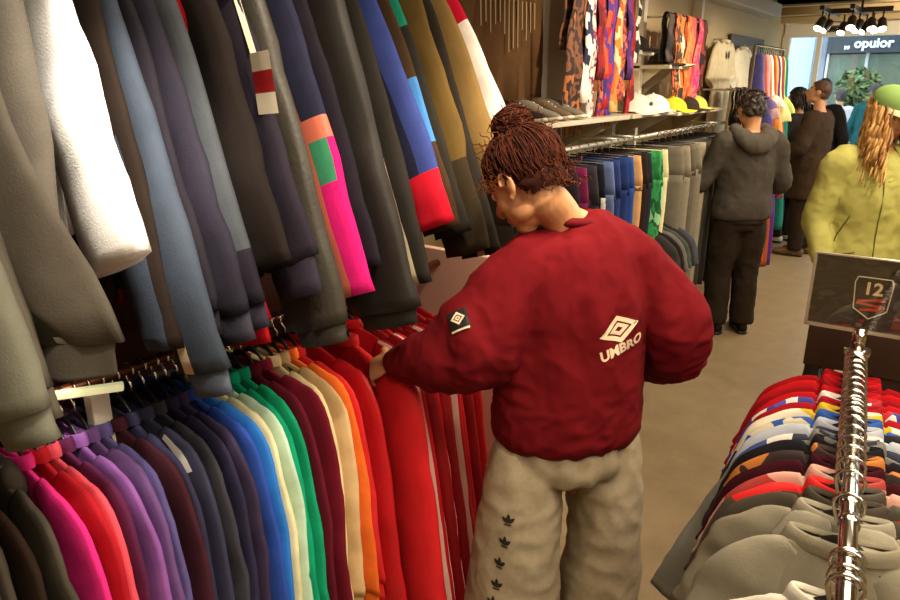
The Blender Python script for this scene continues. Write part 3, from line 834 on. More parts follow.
for k, (zz, w, ang) in enumerate(((-.008, .026, .12), (-.018, .027, -.1), (-.028, .020, .1))):
    mb.add([(cx - w, -.0022, cz + zz - w * ang), (cx + w, -.0022, cz + zz + w * ang), (cx + w * .9, -.0022, cz + zz + .006 + w * ang), (cx - w * .9, -.0022, cz + zz + .005 - w * ang)], [(0, 1, 2, 3)])
mb.build('shield_stripes', plain('#b5401c', .5), t, smooth=False)
vs, fs = text_mesh('12', .036, bold=.001)
M = Matrix.Translation((cx, -.0024, cz + .018)) @ Matrix.Rotation(pi / 2, 4, 'X')
mb = MB(); mb.add([M @ q for q in vs], fs); mb.build('number', plain('#d8b68c', .5), t, smooth=False)
mb = MB(); mb.add([(.05, -.0022, .06), (.14, -.0022, .06), (.14, -.0022, .175), (.07, -.0022, .185)], [(0, 1, 2, 3)])
mb.build('red_panel', patch_print(['#5a2018', '#8a2a1c', '#3a2820', '#6e2c20'], 40, kind='noise'), t, smooth=False)
mb = MB(); mb.add([(W0 + .003, -.0045, Z0 + .004), (W1 - .003, -.0045, Z0 + .004), (W1 - .003, -.0045, Z1 - .002), (W0 + .003, -.0045, Z1 - .002)], [(0, 1, 2, 3)])
mb.build('cover', glass('#f0f0ec', .09), t, smooth=False)
# brown card stand just past the rack end
t = tag(empty('display_stand', (p.x + .02, p.y + .24, 0), radians(3)), 'dark brown board stand behind the sign holder at the rack end', 'stand')
BRD = plain('#3d2a1c', .5, var=.2, scale=9)
mb = MB(); mb.box((-.165, -.01, 1.0), (.24, .01, 1.215), bevel=.004); mb.build('upper_board', BRD, t, smooth=False)
mb = MB(); mb.box((-.06, -.006, .02), (.16, .014, 1.01), bevel=.004); mb.build('post_board', plain('#352519', .55, var=.2, scale=9), t, smooth=False)
mb = MB(); mb.tube([(-.12, 0, 1.0), (-.09, 0, .02)], .006, n=8); mb.build('strut', BLACKPL, t)
mb = MB(); mb.box((-.16, -.13, 0), (.24, .13, .02), bevel=.004); mb.build('base', BLACKPL, t, smooth=False)

# --------------------------------------------------------------- second bay along the left wall
def upright(y, z1, lab):
    t = tag(empty('wall_upright', (XW + .06, y, 0)), lab, 'post')
    mb = MB(); mb.box((-.03, -.03, 0), (.03, .03, z1), bevel=.004); mb.build('post', plain('#cfc6b2', .45), t, smooth=False)
for y, lab in ((3.60, 'pale wall upright left of the multicoloured scarves'), (4.62, 'pale wall upright behind the white cap'), (5.05, 'pale wall upright just left of the pink and orange scarves'), (6.35, 'pale wall upright beside the white t-shirt')):
    upright(y, 2.44, lab)
SHM = plain('#c9bea4', .5, var=.06)
def shelf(y0, y1, z, x1, lab):
    t = tag(empty('wall_shelf', (XW, (y0 + y1) / 2, z)), lab, 'shelf')
    d = (y1 - y0) / 2
    mb = MB(); mb.box((.0, -d, -.025), (x1 - XW, d, 0), bevel=.004); mb.build('board', SHM, t, smooth=False)
    for yy in (-d + .08, d - .08):
        mb = MB(); mb.add([(0, yy - .008, -.025), (x1 - XW - .08, yy - .008, -.025), (0, yy - .008, -.2), (0, yy + .008, -.025), (x1 - XW - .08, yy + .008, -.025), (0, yy + .008, -.2)], [(0, 1, 2), (3, 5, 4), (0, 3, 4, 1), (1, 4, 5, 2), (0, 2, 5, 3)])
        mb.build('bracket', SHM, t, smooth=False)
shelf(2.35, 4.16, 1.60, -1.62, 'pale wall shelf carrying trainers under the coloured scarves')
shelf(4.20, 5.0, 1.60, -1.62, 'short pale shelf holding the white cap')
shelf(5.05, 6.2, 1.585, -1.62, 'pale wall shelf under the pink and orange scarves')
for z, y0, y1, lab in ((1.46, 2.35, 4.2, 'silver wall rail of jeans beyond the woman in red'), (1.46, 4.24, 6.3, 'silver wall rail of long grey trousers'), (2.30, 3.5, 4.5, 'silver rail from which the multicoloured scarves hang'), (2.22, 5.0, 5.95, 'silver rail from which the pink and orange scarves hang')):
    t = tag(empty('wall_rail', (-1.62 if z < 2 else -1.74, (y0 + y1) / 2, z)), lab, 'rail')
    d = (y1 - y0) / 2
    mb = MB(); mb.tube([(0, -d, 0), (0, d, 0)], .0125, n=10); mb.build('tube', plain('#cfc8b8', .3, .5), t)
    for yy in (-d + .1, d - .1):
        mb = MB(); mb.tube([(XW + 1.62 if z < 2 else XW + 1.74, yy, 0), (0, yy, 0)], .008, n=8); mb.build('arm', plain('#cfc8b8', .3, .5), t)
# white board front between shelf and rail with upright cream slats
t = tag(empty('slat_panel', (XW + .02, 3.35, 1.48)), 'cream ribbed panel under the trainer shelf', 'panel')
mb = MB(); mb.box((0, -1.0, -.02), (.02, .85, .10))
for k in range(24): mb.box((.02, -.96 + k * .075, -.02), (.035, -.93 + k * .075, .10))
mb.build('panel', plain('#c4ab80', .6), t, smooth=False)

# trousers hung from clip hangers
def trousers(loc, m, label, length=.78, w=.19, seed=0, rot=0.0, group='jeans on the wall rail', t_=.02, name='trousers', cat='trousers', stripe=None):
    root = tag(empty(name, loc, rot), label, cat, group)
    mb = MB()
    R = []
    for k, (dz, ww) in enumerate(((0, .92), (-.04, .95), (-.12, 1.02), (-.2, 1.06))):
        R.append([V((w * ww * abs(cos(a)) ** .6 * (1 if cos(a) > 0 else -1), t_ * sin(a), -.075 + dz)) for a in (2 * pi * j / 20 for j in range(20))])
    mb.rings(R); crease(mb, seed, .004); mb.build('waist', m, root)
    for s in (-1, 1):
        mb = MB()
        mb.tube([(s * w * .5, 0, -.25), (s * w * .54, .004, -.5 * length), (s * w * .55, -.003, -.8 * length), (s * w * .56, 0, -length)],
                [(t_ * 1.05, w * .54), (t_, w * .5), (t_ * .95, w * .45), (t_ * .9, w * .43)], ref=(0, 1, 0), n=14, sub=4,
                mat=(lambda i, j: 1 if (j == 3 or j == 4) and s > 0 else 0) if stripe else None)
        crease(mb, seed + s, .007); mb.build('leg', [m, stripe] if stripe else m, root)
    mb = MB(); mb.tube([(0, 0, -.06), (0, 0, -.045)] + [(.016 * cos(a), 0, .016 * sin(a) - .004) for a in (radians(250 - 28 * k) for k in range(9))], .0028, ref=(0, 1, 0), n=6)
    mb.tube([(-w * .9, 0, -.062), (w * .9, 0, -.062)], .005, ref=(0, 1, 0), n=6)
    mb.build('clip_hanger', BLACKPL, root)
    return root
PX = -1.62
JE = [(2.55, '#2b2620', 'dark brown trousers nearest the woman on the wall rail', None), (2.68, '#3a3330', 'charcoal trousers with white side stripe near the woman\u2019s face', '#e5dfd2'), (2.81, '#262019', 'black trousers with pale stripe behind the woman\u2019s head', '#d8d0bf'),
      (2.98, '#57503f', 'olive trousers behind the woman\u2019s bun', None),
      (3.12, '#3a3440', 'charcoal trousers behind the woman\u2019s hair', None), (3.24, '#8e2f62', 'pink patterned trousers just right of the woman\u2019s hair', None), (3.35, '#3c3a40', 'dark grey jeans after the pink trousers', None), (3.45, '#1f2230', 'black jeans with a pale side seam', '#c9c6bd'),
      (3.56, '#5f6f99', 'faded blue jeans on the wall rail', None), (3.67, '#2f3f74', 'mid blue jeans on the wall rail', None), (3.77, '#27386e', 'dark indigo jeans on the wall rail', None), (3.87, '#2b4a8f', 'bright blue jeans on the wall rail', None),
      (3.97, '#c79a68', 'tan trousers between blue and black trousers', None), (4.06, '#2a1d19', 'dark brown trousers beside the tan pair', None), (4.14, '#232a33', 'slate black trousers beside the green print', None)]
for i, (y, c, lab, st) in enumerate(JE):
    trousers((PX, y, 1.46), fab(c), lab, .86, .17, seed=i, rot=radians(-6 + i * 5 % 11), stripe=plain(st, .7) if st else None)
trousers((PX, 4.30, 1.46), patch_print(['#1f7a3a', '#2d9c52', '#125a2c', '#8fcf9a'], 18, (1, 1, .4), 'noise'), 'green printed trousers on the wall rail', .88, .18, seed=31)
trousers((PX, 4.42, 1.46), fab('#ddd0a2'), 'cream trousers beside the green printed pair', .9, .17, seed=32)
LT = [(4.62, '#6f6a5c'), (4.74, '#857d6a'), (4.86, '#5d574b'), (4.98, '#77705f'), (5.10, '#9a917b'), (5.22, '#4b453b'), (5.34, '#5a544a'), (5.46, '#3b352d'), (5.58, '#4f4a40'), (5.72, '#2f2a24'), (5.86, '#3a342c')]
LL = ['pale grey-olive long trousers at the left of the grey row', 'light taupe long trousers, second in the grey row', 'mid grey long trousers, third in the grey row', 'stone grey long trousers, fourth in the grey row', 'palest beige long trousers in the grey row', 'dark taupe long trousers after the beige pair',
      'grey-brown long trousers in the grey row', 'very dark brown long trousers, fourth from the right of the grey row', 'dull grey long trousers, third from the right of the grey row', 'near-black long trousers by the man in the hoodie', 'dark brown long trousers closest to the man in the hoodie']
for i, ((y, c), lab) in enumerate(zip(LT, LL)):
    trousers((PX + .03, y, 1.46), fab(c), lab, 1.16, .18, seed=40 + i, rot=radians(-5 + i * 7 % 11), group='long trousers on the wall rail', t_=.03)
for i in range(6):
    garment('t_shirt', (PX + .06, 4.30 + i * .07, .98), ('charcoal', 'black', 'faded grey', 'dark green-grey', 'black and grey', 'slate')[i] + ' t-shirt on the low rail under the cream trousers', 'shirt', fab(['#3a3734', '#24211f', '#6d675d', '#48504a', '#33302e', '#4a4d55'][i]),
            hw=.17, L=.2, flare=.04, hem=.6, rx=(.08, .07), ry=.018, t=.014, seed=210 + i, group='t-shirts on the low wall rail')
t = tag(empty('wall_rail', (PX + .06, 4.47, .98)), 'short low rail under the cream trousers', 'rail')
mb = MB(); mb.tube([(0, -.3, 0), (0, .3, 0)], .0125, n=10); mb.tube([(XW - PX - .06, -.25, 0), (0, -.25, 0)], .008); mb.tube([(XW - PX - .06, .25, 0), (0, .25, 0)], .008); mb.build('tube', plain('#3a342c', .4, .5), t)

# brown suede jacket displayed flat on the wall
t = tag(empty('suede_jacket', (XW + .05, 3.20, 2.45)), 'brown suede jacket with pale fringe hung flat on the wall', 'jacket')
SUE = fab('#5c4128', rough=.95); rndj = random.Random(4)
mb = MB(); R = []
for k, (z, w) in enumerate(((-.02, .10), (-.05, .14), (-.09, .24), (-.14, .30), (-.3, .29), (-.5, .28), (-.78, .30))):
    R.append([V((.03 * sin(a) + .012 * sin(9 * cos(a) + k), w * cos(a), z)) for a in (2 * pi * j / 28 for j in range(28))])
mb.rings(R); crease(mb, 4, .008); mb.build('body', SUE, t)
for s in (-1, 1):
    mb = MB(); mb.tube([(0, s * .24, -.12), (.0, s * .33, -.3), (.01, s * .36, -.55), (.01, s * .36, -.74)], [(.03, .07), (.032, .075), (.03, .06), (.028, .05)], ref=(1, 0, 0), n=12, sub=4)
    crease(mb, 8 + s, .008); mb.build('sleeve', SUE, t)
mb = MB()
for k in range(13):
    y = -.26 + k * .043; z0 = -.27; L = .10 + rndj.random() * .16
    mb.add([(.042, y - .006, z0), (.042, y + .006, z0), (.046, y + .004, z0 - L), (.046, y - .004, z0 - L)], [(0, 1, 2, 3)])
mb.build('fringe', plain('#9a835f', .8), t, smooth=False)

# scarves: each a long folded strip over the rail
def scarf(loc, m, label, L0, L1, w, seed, group, tassel=None, name='scarf', cat='scarf', tw=.012, rot=0.0):
    t = tag(empty(name, loc, rot), label, cat, group)
    mb = MB(); n = 11; R = []
    path = [(-.022, -L1)] + [(-.022 - .006 * sin(k), -L1 + (L1 - .02) * k / 8) for k in range(1, 8)] + [(-.020, -.01), (-.012, .012), (0, .018), (.012, .012), (.020, -.01)] + [(.022 + .008 * sin(k * 1.3 + seed), -.01 - (L0 - .01) * k / 10) for k in range(1, 11)]
    for i, (x, z) in enumerate(path):
        d = min(1, max(0, -z / .4))
        row = []
        for j in range(n):
            u = j / (n - 1) - .5
            ww = w * (.75 + .35 * d)
            row.append(V((x + tw * d * sin(u * 14 + seed + z * 2), u * ww + .02 * d * sin(z * 3 + seed), z)))
        R.append(row)
    mb.rings(R, False, False, False)
    o = mb.build('cloth', m, t)
    sm = o.modifiers.new('thickness', 'SOLIDIFY'); sm.thickness = .004
    if tassel:
        mb = MB()
        for j in range(n):
            q = R[-1][j]; mb.tube([q, q + V((0, .002, -.03)), q + V((.003, -.002, -.06))], .0025, n=5)
        mb.build('tassels', tassel, t)
    return t
SCF = [(3.60, ['#3a2420', '#7a4a2a', '#2a1a18', '#a8622e'], .72, .20, 'dark brown flecked scarf at the left of the scarf display'), (3.69, ['#e9e3da', '#2a2f55', '#efe9df', '#1e2242'], .62, .08, 'white scarf with navy patches'),
       (3.76, ['#e8e0d4', '#c7b7b0', '#8a2f58', '#efe8de'], .74, .07, 'cream scarf with plum patches'),
       (3.83, ['#8c1520', '#a81c28', '#6d1018'], .50, .09, 'deep red scarf near the middle of the scarf display'), (3.90, ['#6a2f7d', '#c4472a', '#4b2a6b', '#e0762f'], .72, .09, 'purple and orange printed scarf'),
       (3.97, ['#b8222e', '#3f2c78', '#d85a34', '#5a3490'], .66, .10, 'red and violet patchwork scarf'), (4.04, ['#3d47b0', '#5a3aa8', '#8a2f90', '#2f3a8f'], .70, .10, 'blue-violet scarf with a magenta end'),
       (4.11, ['#e08a34', '#e9c078', '#d0622a', '#f0d8a8'], .68, .09, 'orange and cream printed scarf'), (4.18, ['#c8603a', '#8f2f5a', '#e07a4a', '#5a2f7a'], .62, .08, 'coral and plum printed scarf'),
       (4.25, ['#5a2a7a', '#7f3f98', '#3f2060'], .50, .08, 'plain purple scarf in the scarf display'), (4.32, ['#a31822', '#b8222a', '#7d1018'], .74, .11, 'bright crimson scarf at the right of the scarf display'), (4.40, ['#f0ebe0', '#1c1a1c', '#efe9df', '#25222a'], .40, .05, 'black and white striped scarf at the far right of the scarf display')]
for i, (y, c, L, w, lab) in enumerate(SCF):
    scarf((-1.74 + .012 * (i % 2), y, 2.30), patch_print(c, 11 + i % 3 * 4, (1, 1, .8), 'voronoi' if i % 2 else 'noise'), lab, L, .35, w, i, 'coloured scarves on the wall', tassel=plain('#a8622e', .8) if i % 3 == 0 else None)
SC2 = [(5.02, ['#2a2420', '#4a3a30', '#201a18'], .30, 'black scarf at the left of the pink and orange group'), (5.14, ['#c45a2a', '#3a2a20', '#e0762f', '#52301f'], .52, 'rust and black printed scarf'), (5.27, ['#e2d8c4', '#c9772f', '#2a2420', '#e0cfa0'], .60, 'cream, rust and black printed scarf'),
       (5.40, ['#d9662e', '#e88a4a', '#c04a20'], .56, 'orange scarf in the pink and orange group'), (5.53, ['#e0364a', '#ea5a5a', '#f07a4a'], .62, 'coral red scarf in the pink and orange group'), (5.66, ['#e85a6a', '#e0307c', '#f0806a', '#d92a6a'], .66, 'hot pink and coral scarf'), (5.80, ['#3a2420', '#7a2f2a', '#2a1a18', '#a03a2a'], .5, 'dark red-brown printed scarf at the right of the pink group')]
for i, (y, c, L, lab) in enumerate(SC2):
    scarf((-1.74 + .012 * (i % 2), y, 2.22), patch_print(c, 12, (1, 1, .7), 'noise' if i % 2 else 'voronoi'), lab, L, .3, .12, 20 + i, 'pink and orange scarves on the wall')

# shoes, caps and hats on the shelves
def shoe(loc, rz, up, sole, label, group):
    t = tag(empty('trainer', loc, rz), label, 'shoe', group)
    mb = MB(); mb.tube([(-.12, 0, .014), (-.06, 0, .014), (.02, .004, .014), (.10, .006, .016), (.145, .002, .02)], [(.034, .014), (.034, .014), (.036, .014), (.044, .013), (.028, .010)], ref=(0, 1, 0), n=12, sub=3, dome=True); mb.build('sole', sole, t)
    mb = MB(); mb.tube([(-.115, 0, .05), (-.07, 0, .062), (-.01, 0, .058), (.05, .003, .042), (.11, .004, .032), (.135, .003, .03)], [(.026, .035), (.032, .045), (.034, .04), (.037, .026), (.036, .018), (.02, .010)], ref=(0, 1, 0), n=14, sub=3, dome=True)
    mb.build('upper', up, t)
    mb = MB()
    for k in range(4): mb.tube([(.0 + k * .022, -.026, .078 - k * .011), (.006 + k * .022, 0, .094 - k * .012), (.0 + k * .022, .026, .078 - k * .011)], .0035, n=5)
    mb.build('laces', plain('#d8d0c0', .7), t)
    return t
SH = [(2.75, '#5a4a3a', 'brown trainer nearest the woman on the shelf'), (2.9, '#6a6258', 'grey trainer beside the brown one on the shelf'), (3.06, '#3a332c', 'black trainer left of the pale trainers on the shelf'), (3.2, '#8a8172', 'stone grey trainer in the middle of the shelf'), (3.36, '#6f5c48', 'tan brown trainer right above the woman\u2019s bun'), (3.5, '#7a7064', 'taupe trainer at the right of the shoe row')]
for i, (y, c, lab) in enumerate(SH):
    shoe((-1.76, y, 1.60), radians(-8 + 5 * (i % 4)), fab(c), plain('#d9d0bc', .6), lab, 'trainers on the wall shelf')
def cap(loc, m, label, group=None, r=.095, logo=None, rz=0.0, flat=.85):
    t = tag(empty('baseball_cap', loc, rz), label, 'cap', group)
    mb = MB(); R = []
    for k in range(9):
        a = pi / 2 * k / 8
        R.append([V((r * 1.08 * cos(a) * cos(b), r * cos(a) * sin(b), .012 + r * flat * 1.05 * sin(a))) for b in (2 * pi * j / 24 for j in range(24))])
    R[-1] = [V((.004 * cos(2 * pi * j / 24), .004 * sin(2 * pi * j / 24), .012 + r * flat * 1.05)) for j in range(24)]
    mb.rings([[q * 1 for q in R[0]]] + R); mb.ball((0, 0, .013 + r * flat * 1.05), .008, n=8, m=6); mb.build('crown', m, t)
    mb = MB(); P = []; Q = []
    for k in range(13):
        b = radians(-62 + 124 * k / 12)
        P.append(V((r * 1.04 * cos(b), r * .98 * sin(b), .016)))
        Q.append(V((r * 1.04 * cos(b) + .075 * cos(b * .75) ** .7, r * 1.0 * sin(b), .010 - .018 * abs(sin(b)))))
    mb.rings([P, Q, [q - V((0, 0, .004)) for q in Q], [q - V((0, 0, .004)) for q in P]], False, False, False); mb.build('brim', m, t)
    if logo:
        mb = MB(); mb.ball((r * .98, 0, .055), (.006, .022, .016), n=12, m=8); mb.build('logo', logo, t)
    return t
WC = fab('#efe9db')
cap((-1.72, 4.47, 1.60), WC, 'white baseball cap with small dark logo on the shelf', 'caps on the wall shelves', .12, plain('#3a3a3a', .6), radians(-10))
cap((-1.72, 4.80, 1.60), WC, 'plain white baseball cap beside the one with the dark logo', 'caps on the wall shelves', .11, None, radians(-30))
cap((-1.72, 5.20, 1.585), fab('#e3cc3a'), 'yellow baseball cap on the shelf, left one', 'caps on the wall shelves', .10, None, radians(10))
cap((-1.74, 5.78, 1.585), fab('#e5d765'), 'pale yellow baseball cap at the right end of the shelf', 'caps on the wall shelves', .10, None, radians(-20))
cap((-1.72, 5.50, 1.585), fab('#3a3026'), 'dark brown baseball cap between the two yellow ones', 'caps on the wall shelves', .10, None, radians(0))
shelf(5.02, 5.45, 1.90, -1.7, 'small high shelf of dark and yellow hats beside the pink scarves')
cap((-1.80, 5.14, 1.90), fab('#3a332c'), 'dark cap on the small high shelf', 'caps on the wall shelves', .09)
cap((-1.80, 5.36, 1.90), fab('#cfc39a'), 'straw coloured cap on the small high shelf', 'caps on the wall shelves', .09)
shelf(4.24, 4.75, 1.98, -1.72, 'small high shelf with dark caps right of the coloured scarves')
cap((-1.82, 4.62, 1.98), fab('#2a241f'), 'black cap on the high shelf right of the scarves', 'caps on the wall shelves', .10)

# white t-shirt display and posters
garment('t_shirt', (XW + .10, 7.05, 2.22), 'cream t-shirt with a small dark chest emblem hung on the wall', 'shirt', fab('#cdbf9c'), collar=fab('#cdbf9c'), hw=.24, L=.3, flare=.12, in_flare=.12, hem=.9, rx=(.11, .11), ry=.03, t=.035, rot=radians(90), seed=301, slope=.07)
garment('t_shirt', (XW + .10, 7.75, 2.18), 'off-white t-shirt behind the cream one on the wall', 'shirt', fab('#e3d9bd'), collar=fab('#e3d9bd'), hw=.24, L=.3, flare=.12, in_flare=.12, hem=.85, rx=(.11, .11), ry=.03, t=.035, rot=radians(90), seed=302, slope=.07)
for q in [o for o in COL.objects if o.get('label', '').endswith('chest emblem hung on the wall') or o.get('label', '').startswith('off-white t-shirt behind the cream')]:
    mb = MB(); mb.tube([(0, .10, -.06), (0, -.01, -.06), (0, -.02, -.045)], .006, n=8); mb.tube([(-.12, .0, -.11), (0, 0, -.07), (.12, 0, -.11)], .006, n=8); mb.build('wall_hook', CHROME, q)
    if 'emblem' in q['label']:
        mb = MB(); mb.ball((.0, -.052, -.20), (.032, .006, .036), n=14, m=8); mb.build('emblem', plain('#3a3024', .7), q)
t = tag(empty('wall_poster', (XW + .02, 8.2, 2.09)), 'dark brown poster board on the wall above the rainbow clothes', 'poster')
mb = MB(); mb.box((0, -.7, -.12), (.02, .7, .14), bevel=.004); mb.build('board', plain('#3a2c1e', .5, var=.15), t, smooth=False)
mb = MB(); mb.box((.02, -.22, .02), (.022, .2, .05)); mb.box((.02, -.3, -.05), (.022, .1, -.03)); mb.build('faded_mark', plain('#7a6448', .6), t, smooth=False)
for i, c in enumerate(('#2a2520', '#e5ded0', '#1f1b18', '#d9d1c2', '#26211d', '#8f2430')):
    scarf((-1.62, 6.55 + i * .11, 1.72), patch_print([c, c, '#57504a'], 6, kind='band'), ('black', 'white', 'jet black', 'cream', 'charcoal', 'dark red')[i] + ' strip of cloth in the small row left of the man in the hoodie', .34, .3, .09, 60 + i, 'strips of cloth near the man in the hoodie', tw=.004)
t = tag(empty('wall_rail', (-1.62, 6.83, 1.72)), 'short rail holding the black and white strips of cloth', 'rail')
mb = MB(); mb.tube([(0, -.4, 0), (0, .4, 0)], .012, n=8); mb.tube([(XW + 1.62, .3, 0), (0, .3, 0)], .008); mb.tube([(XW + 1.62, -.3, 0), (0, -.3, 0)], .008); mb.build('tube', plain('#cfc8b8', .3, .5), t)

# rainbow row of long dresses and scarves past the man in the hoodie
t = tag(empty('clothes_rail', (-1.42, 6.75, 2.06)), 'floor-standing rail of rainbow dresses past the man in the hoodie', 'rail')
mb = MB(); mb.tube([(0, -.60, -2.06), (0, -.60, 0), (0, .50, 0), (0, .50, -2.06)], .013, n=8); mb.build('frame', plain('#8a7c66', .4, .5), t)
RB = [('#5b5aa0', .62, 'indigo'), ('#8a78b0', .50, 'lavender'), ('#b8552a', 1.86, 'rust orange'), ('#c8a0a8', .58, 'pale pink'), ('#c4622f', 1.82, 'burnt orange'), ('#e8e0cc', .50, 'cream white'), ('#9a4a22', 1.88, 'deep terracotta'), ('#d99a52', .9, 'golden'), ('#5a2a78', 1.90, 'purple'), ('#c9cf8f', .62, 'lime cream'), ('#8a3a4a', 1.3, 'raspberry'), ('#a9c46a', .56, 'light green'), ('#1f6f62', 1.62, 'teal')]
for i, (c, L, w) in enumerate(RB):
    y = 6.20 + i * .082
    root = tag(empty('long_dress' if L > 1 else 'wrap', (-1.42, y, 2.06), radians(-4 + i * 5 % 9)), w + (' long dress' if L > 1 else ' short wrap') + ' in the rainbow row past the man in the hoodie', 'dress' if L > 1 else 'wrap', 'rainbow row of dresses')
    mb = MB()
    mb.tube([(0, 0, -.07), (.01, 0, -.12), (.04, 0, -.4), (.075, 0, -.4 - (L - .4) * .4), (.10, 0, -.4 - (L - .4) * .75), (.11, 0, -L)], [(.015, .03), (.03, .05), (.035, .055), (.038, .07), (.038, .085), (.036, .09)], ref=(0, 1, 0), n=18, sub=4)
    for q in mb.v: q.y += .014 * sin(q.x * 70 + i) * min(1, -q.z)
    crease(mb, i + 3, .010); mb.build('skirt', fab(c), root)
    mb = MB(); mb.tube([(0, 0, -.085), (0, 0, -.045)] + [(.016 * cos(a), 0, .016 * sin(a) - .004) for a in (radians(250 - 28 * k) for k in range(9))], .0028, ref=(0, 1, 0), n=6); mb.build('hook', BLACKPL, root)

# black spotlight cluster under the ceiling by the shopfront
t = tag(empty('spotlight_track', (-.95, 8.2, 2.42)), 'cluster of black spotlights under the ceiling near the shopfront', 'light')
BK = plain('#2a2118', .35)
mb = MB(); mb.box((-.30, -.5, .0), (-.26, .5, .04)); mb.box((-.05, -.5, .0), (-.01, .5, .04)); mb.box((-.32, -.02, .0), (.25, .02, .045)); mb.box((-.02, -.015, 0), (.0, .015, .30)); mb.build('track', BK, t, smooth=False)
SPOTS = [(-.28, -.42, .7), (-.03, -.40, -.5), (-.28, -.05, 1.1), (.10, -.1, .4), (-.03, .1, -.8), (-.20, .38, .6), (.0, .42, 1.2), (.18, -.02, -.4), (.07, .3, .1)]
for k, (x, y, a) in enumerate(SPOTS):
    d = V((.45 * cos(a * 3), -.55, -.75)).normalized()
    c = V((x, y, -.10))
    mb = MB(); mb.tube([(x, y, .01), c], .008, n=6); mb.tube([c - d * .05, c - d * .03, c + d * .06, c + d * .075], [.022, .036, .042, .043], n=16); h = mb.build('spot_head', BK, t)
    mb = MB(); mb.tube([c + d * .0755, c + d * .078], .037, n=16); mb.build('lamp_face', plain('#fff0d0', .3, emit=14.0), h)
# ------------------------------------------------------------------ people
SKIN = plain('#c68e63', .5, var=.06, scale=30)
LIP = plain('#a35646', .45)
EYEW = plain('#e8e0d2', .25); IRIS = plain('#2a1a10', .2)

def frame(az, pitch=0.0, roll=0.0):
    """columns right, forward, up; az turns from +Y towards -X, pitch positive looks down"""
    f0 = V((-sin(az), cos(az), 0)); up = V((0, 0, 1))
    F = f0 * cos(pitch) - up * sin(pitch)
    U = up * cos(pitch) + f0 * sin(pitch)
    R = F.cross(U)
    if roll:
        q = Matrix.Rotation(roll, 3, F); R = q @ R; U = q @ U
    return Matrix((R, F, U)).transposed()

def head_prims(mb, O, M, s=1.0):
    def E(c, r, rot=None):
        mb.ball(O + M @ (V(c) * s), V(r) * s, M @ rot if rot else M, n=20, m=14)
    def T(pts, rad, n=10):
        mb.tube([O + M @ (V(p) * s) for p in pts], [r * s if not isinstance(r, tuple) else (r[0] * s, r[1] * s) for r in rad], ref=M @ V((1, 0, 0)), n=n, sub=3, dome=True)
    E((0, -.018, .038), (.073, .094, .084))
    E((0, .025, .015), (.067, .066, .078))
    E((0, .030, -.035), (.055, .058, .065))
    E((0, .052, -.082), (.030, .030, .026))
    for x in (-1, 1):
        E((x * .038, .050, -.018), (.024, .026, .024))
        E((x * .040, .012, -.062), (.018, .036, .024))
        E((x * .026, .080, .034), (.026, .010, .008))
        E((x * .012, .098, -.022), (.008, .010, .008))
        q = Matrix.Rotation(x * .35, 3, 'Z') @ Matrix.Rotation(-.25, 3, 'X')
        E((x * .074, -.008, .000), (.006, .019, .030), q)
        pts = [V((x * (.080 + .004 * sin(a)), -.008 - .019 * cos(a) * (1 if a < 4 else .8), .002 + .030 * sin(a))) for a in (radians(-70 + 30 * k) for k in range(9))]
        T(pts, [.0042] * 9, n=8)
        E((x * .075, -.002, -.028), (.005, .008, .009))
    T([(0, .088, .022), (0, .100, .004), (0, .114, -.018), (0, .108, -.030)], [.008, .009, .0125, .009])
    T([(-.024, .080, -.054), (-.008, .091, -.050), (.008, .091, -.050), (.024, .080, -.054)], [(.004, .004), (.007, .006), (.007, .006), (.004, .004)])
    T([(-.020, .079, -.060), (0, .091, -.062), (.020, .079, -.060)], [.004, .008, .004])

def hand_prims(mb, W, d, n, t, curl=(35, 45, 30), thumb=.8, s=1.0):
    """palm, four jointed fingers and a side thumb; d points to the fingertips, n out of the palm, t towards the thumb"""
    d = V(d).normalized(); n = V(n); n = (n - d * n.dot(d)).normalized(); t = V(t); t = (t - d * t.dot(d) - n * t.dot(n)).normalized()
    mb.tube([W - d * .02 * s, W + d * .02 * s, W + d * .055 * s, W + d * .088 * s], [(.024 * s, .018 * s), (.032 * s, .016 * s), (.040 * s, .015 * s), (.041 * s, .012 * s)], ref=t, n=14, sub=3, dome=True)
    for k, (o, L) in enumerate(((.031, .072), (.0105, .080), (-.0105, .075), (-.031, .060))):
        p = W + d * .082 * s + t * o * s; dd = (d + t * o * 2.2).normalized(); pts = [p]; nn = n
        for seg, (fr, c) in enumerate(zip((.45, .31, .24), curl)):
            a = radians(c + k * 3)
            dd, nn = (dd * cos(a) + nn * sin(a)).normalized(), (nn * cos(a) - dd * sin(a)).normalized()
            pts.append(pts[-1] + dd * L * fr * s)
        mb.tube(pts, [.0092 * s, .0086 * s, .0078 * s, .0066 * s], n=10, sub=2, dome=True)
    p = W + d * .022 * s + t * .026 * s; dd = (d * .65 + t * .75 + n * .25 * thumb).normalized()
    p2 = p + dd * .036 * s; d2 = (d * .85 + t * .35 + n * .5 * thumb).normalized(); p3 = p2 + d2 * .028 * s; d3 = (d * .9 + n * .7 * thumb).normalized()
    mb.tube([p, p2, p3, p3 + d3 * .022 * s], [.014 * s, .0115 * s, .010 * s, .0078 * s], n=10, sub=2, dome=True)

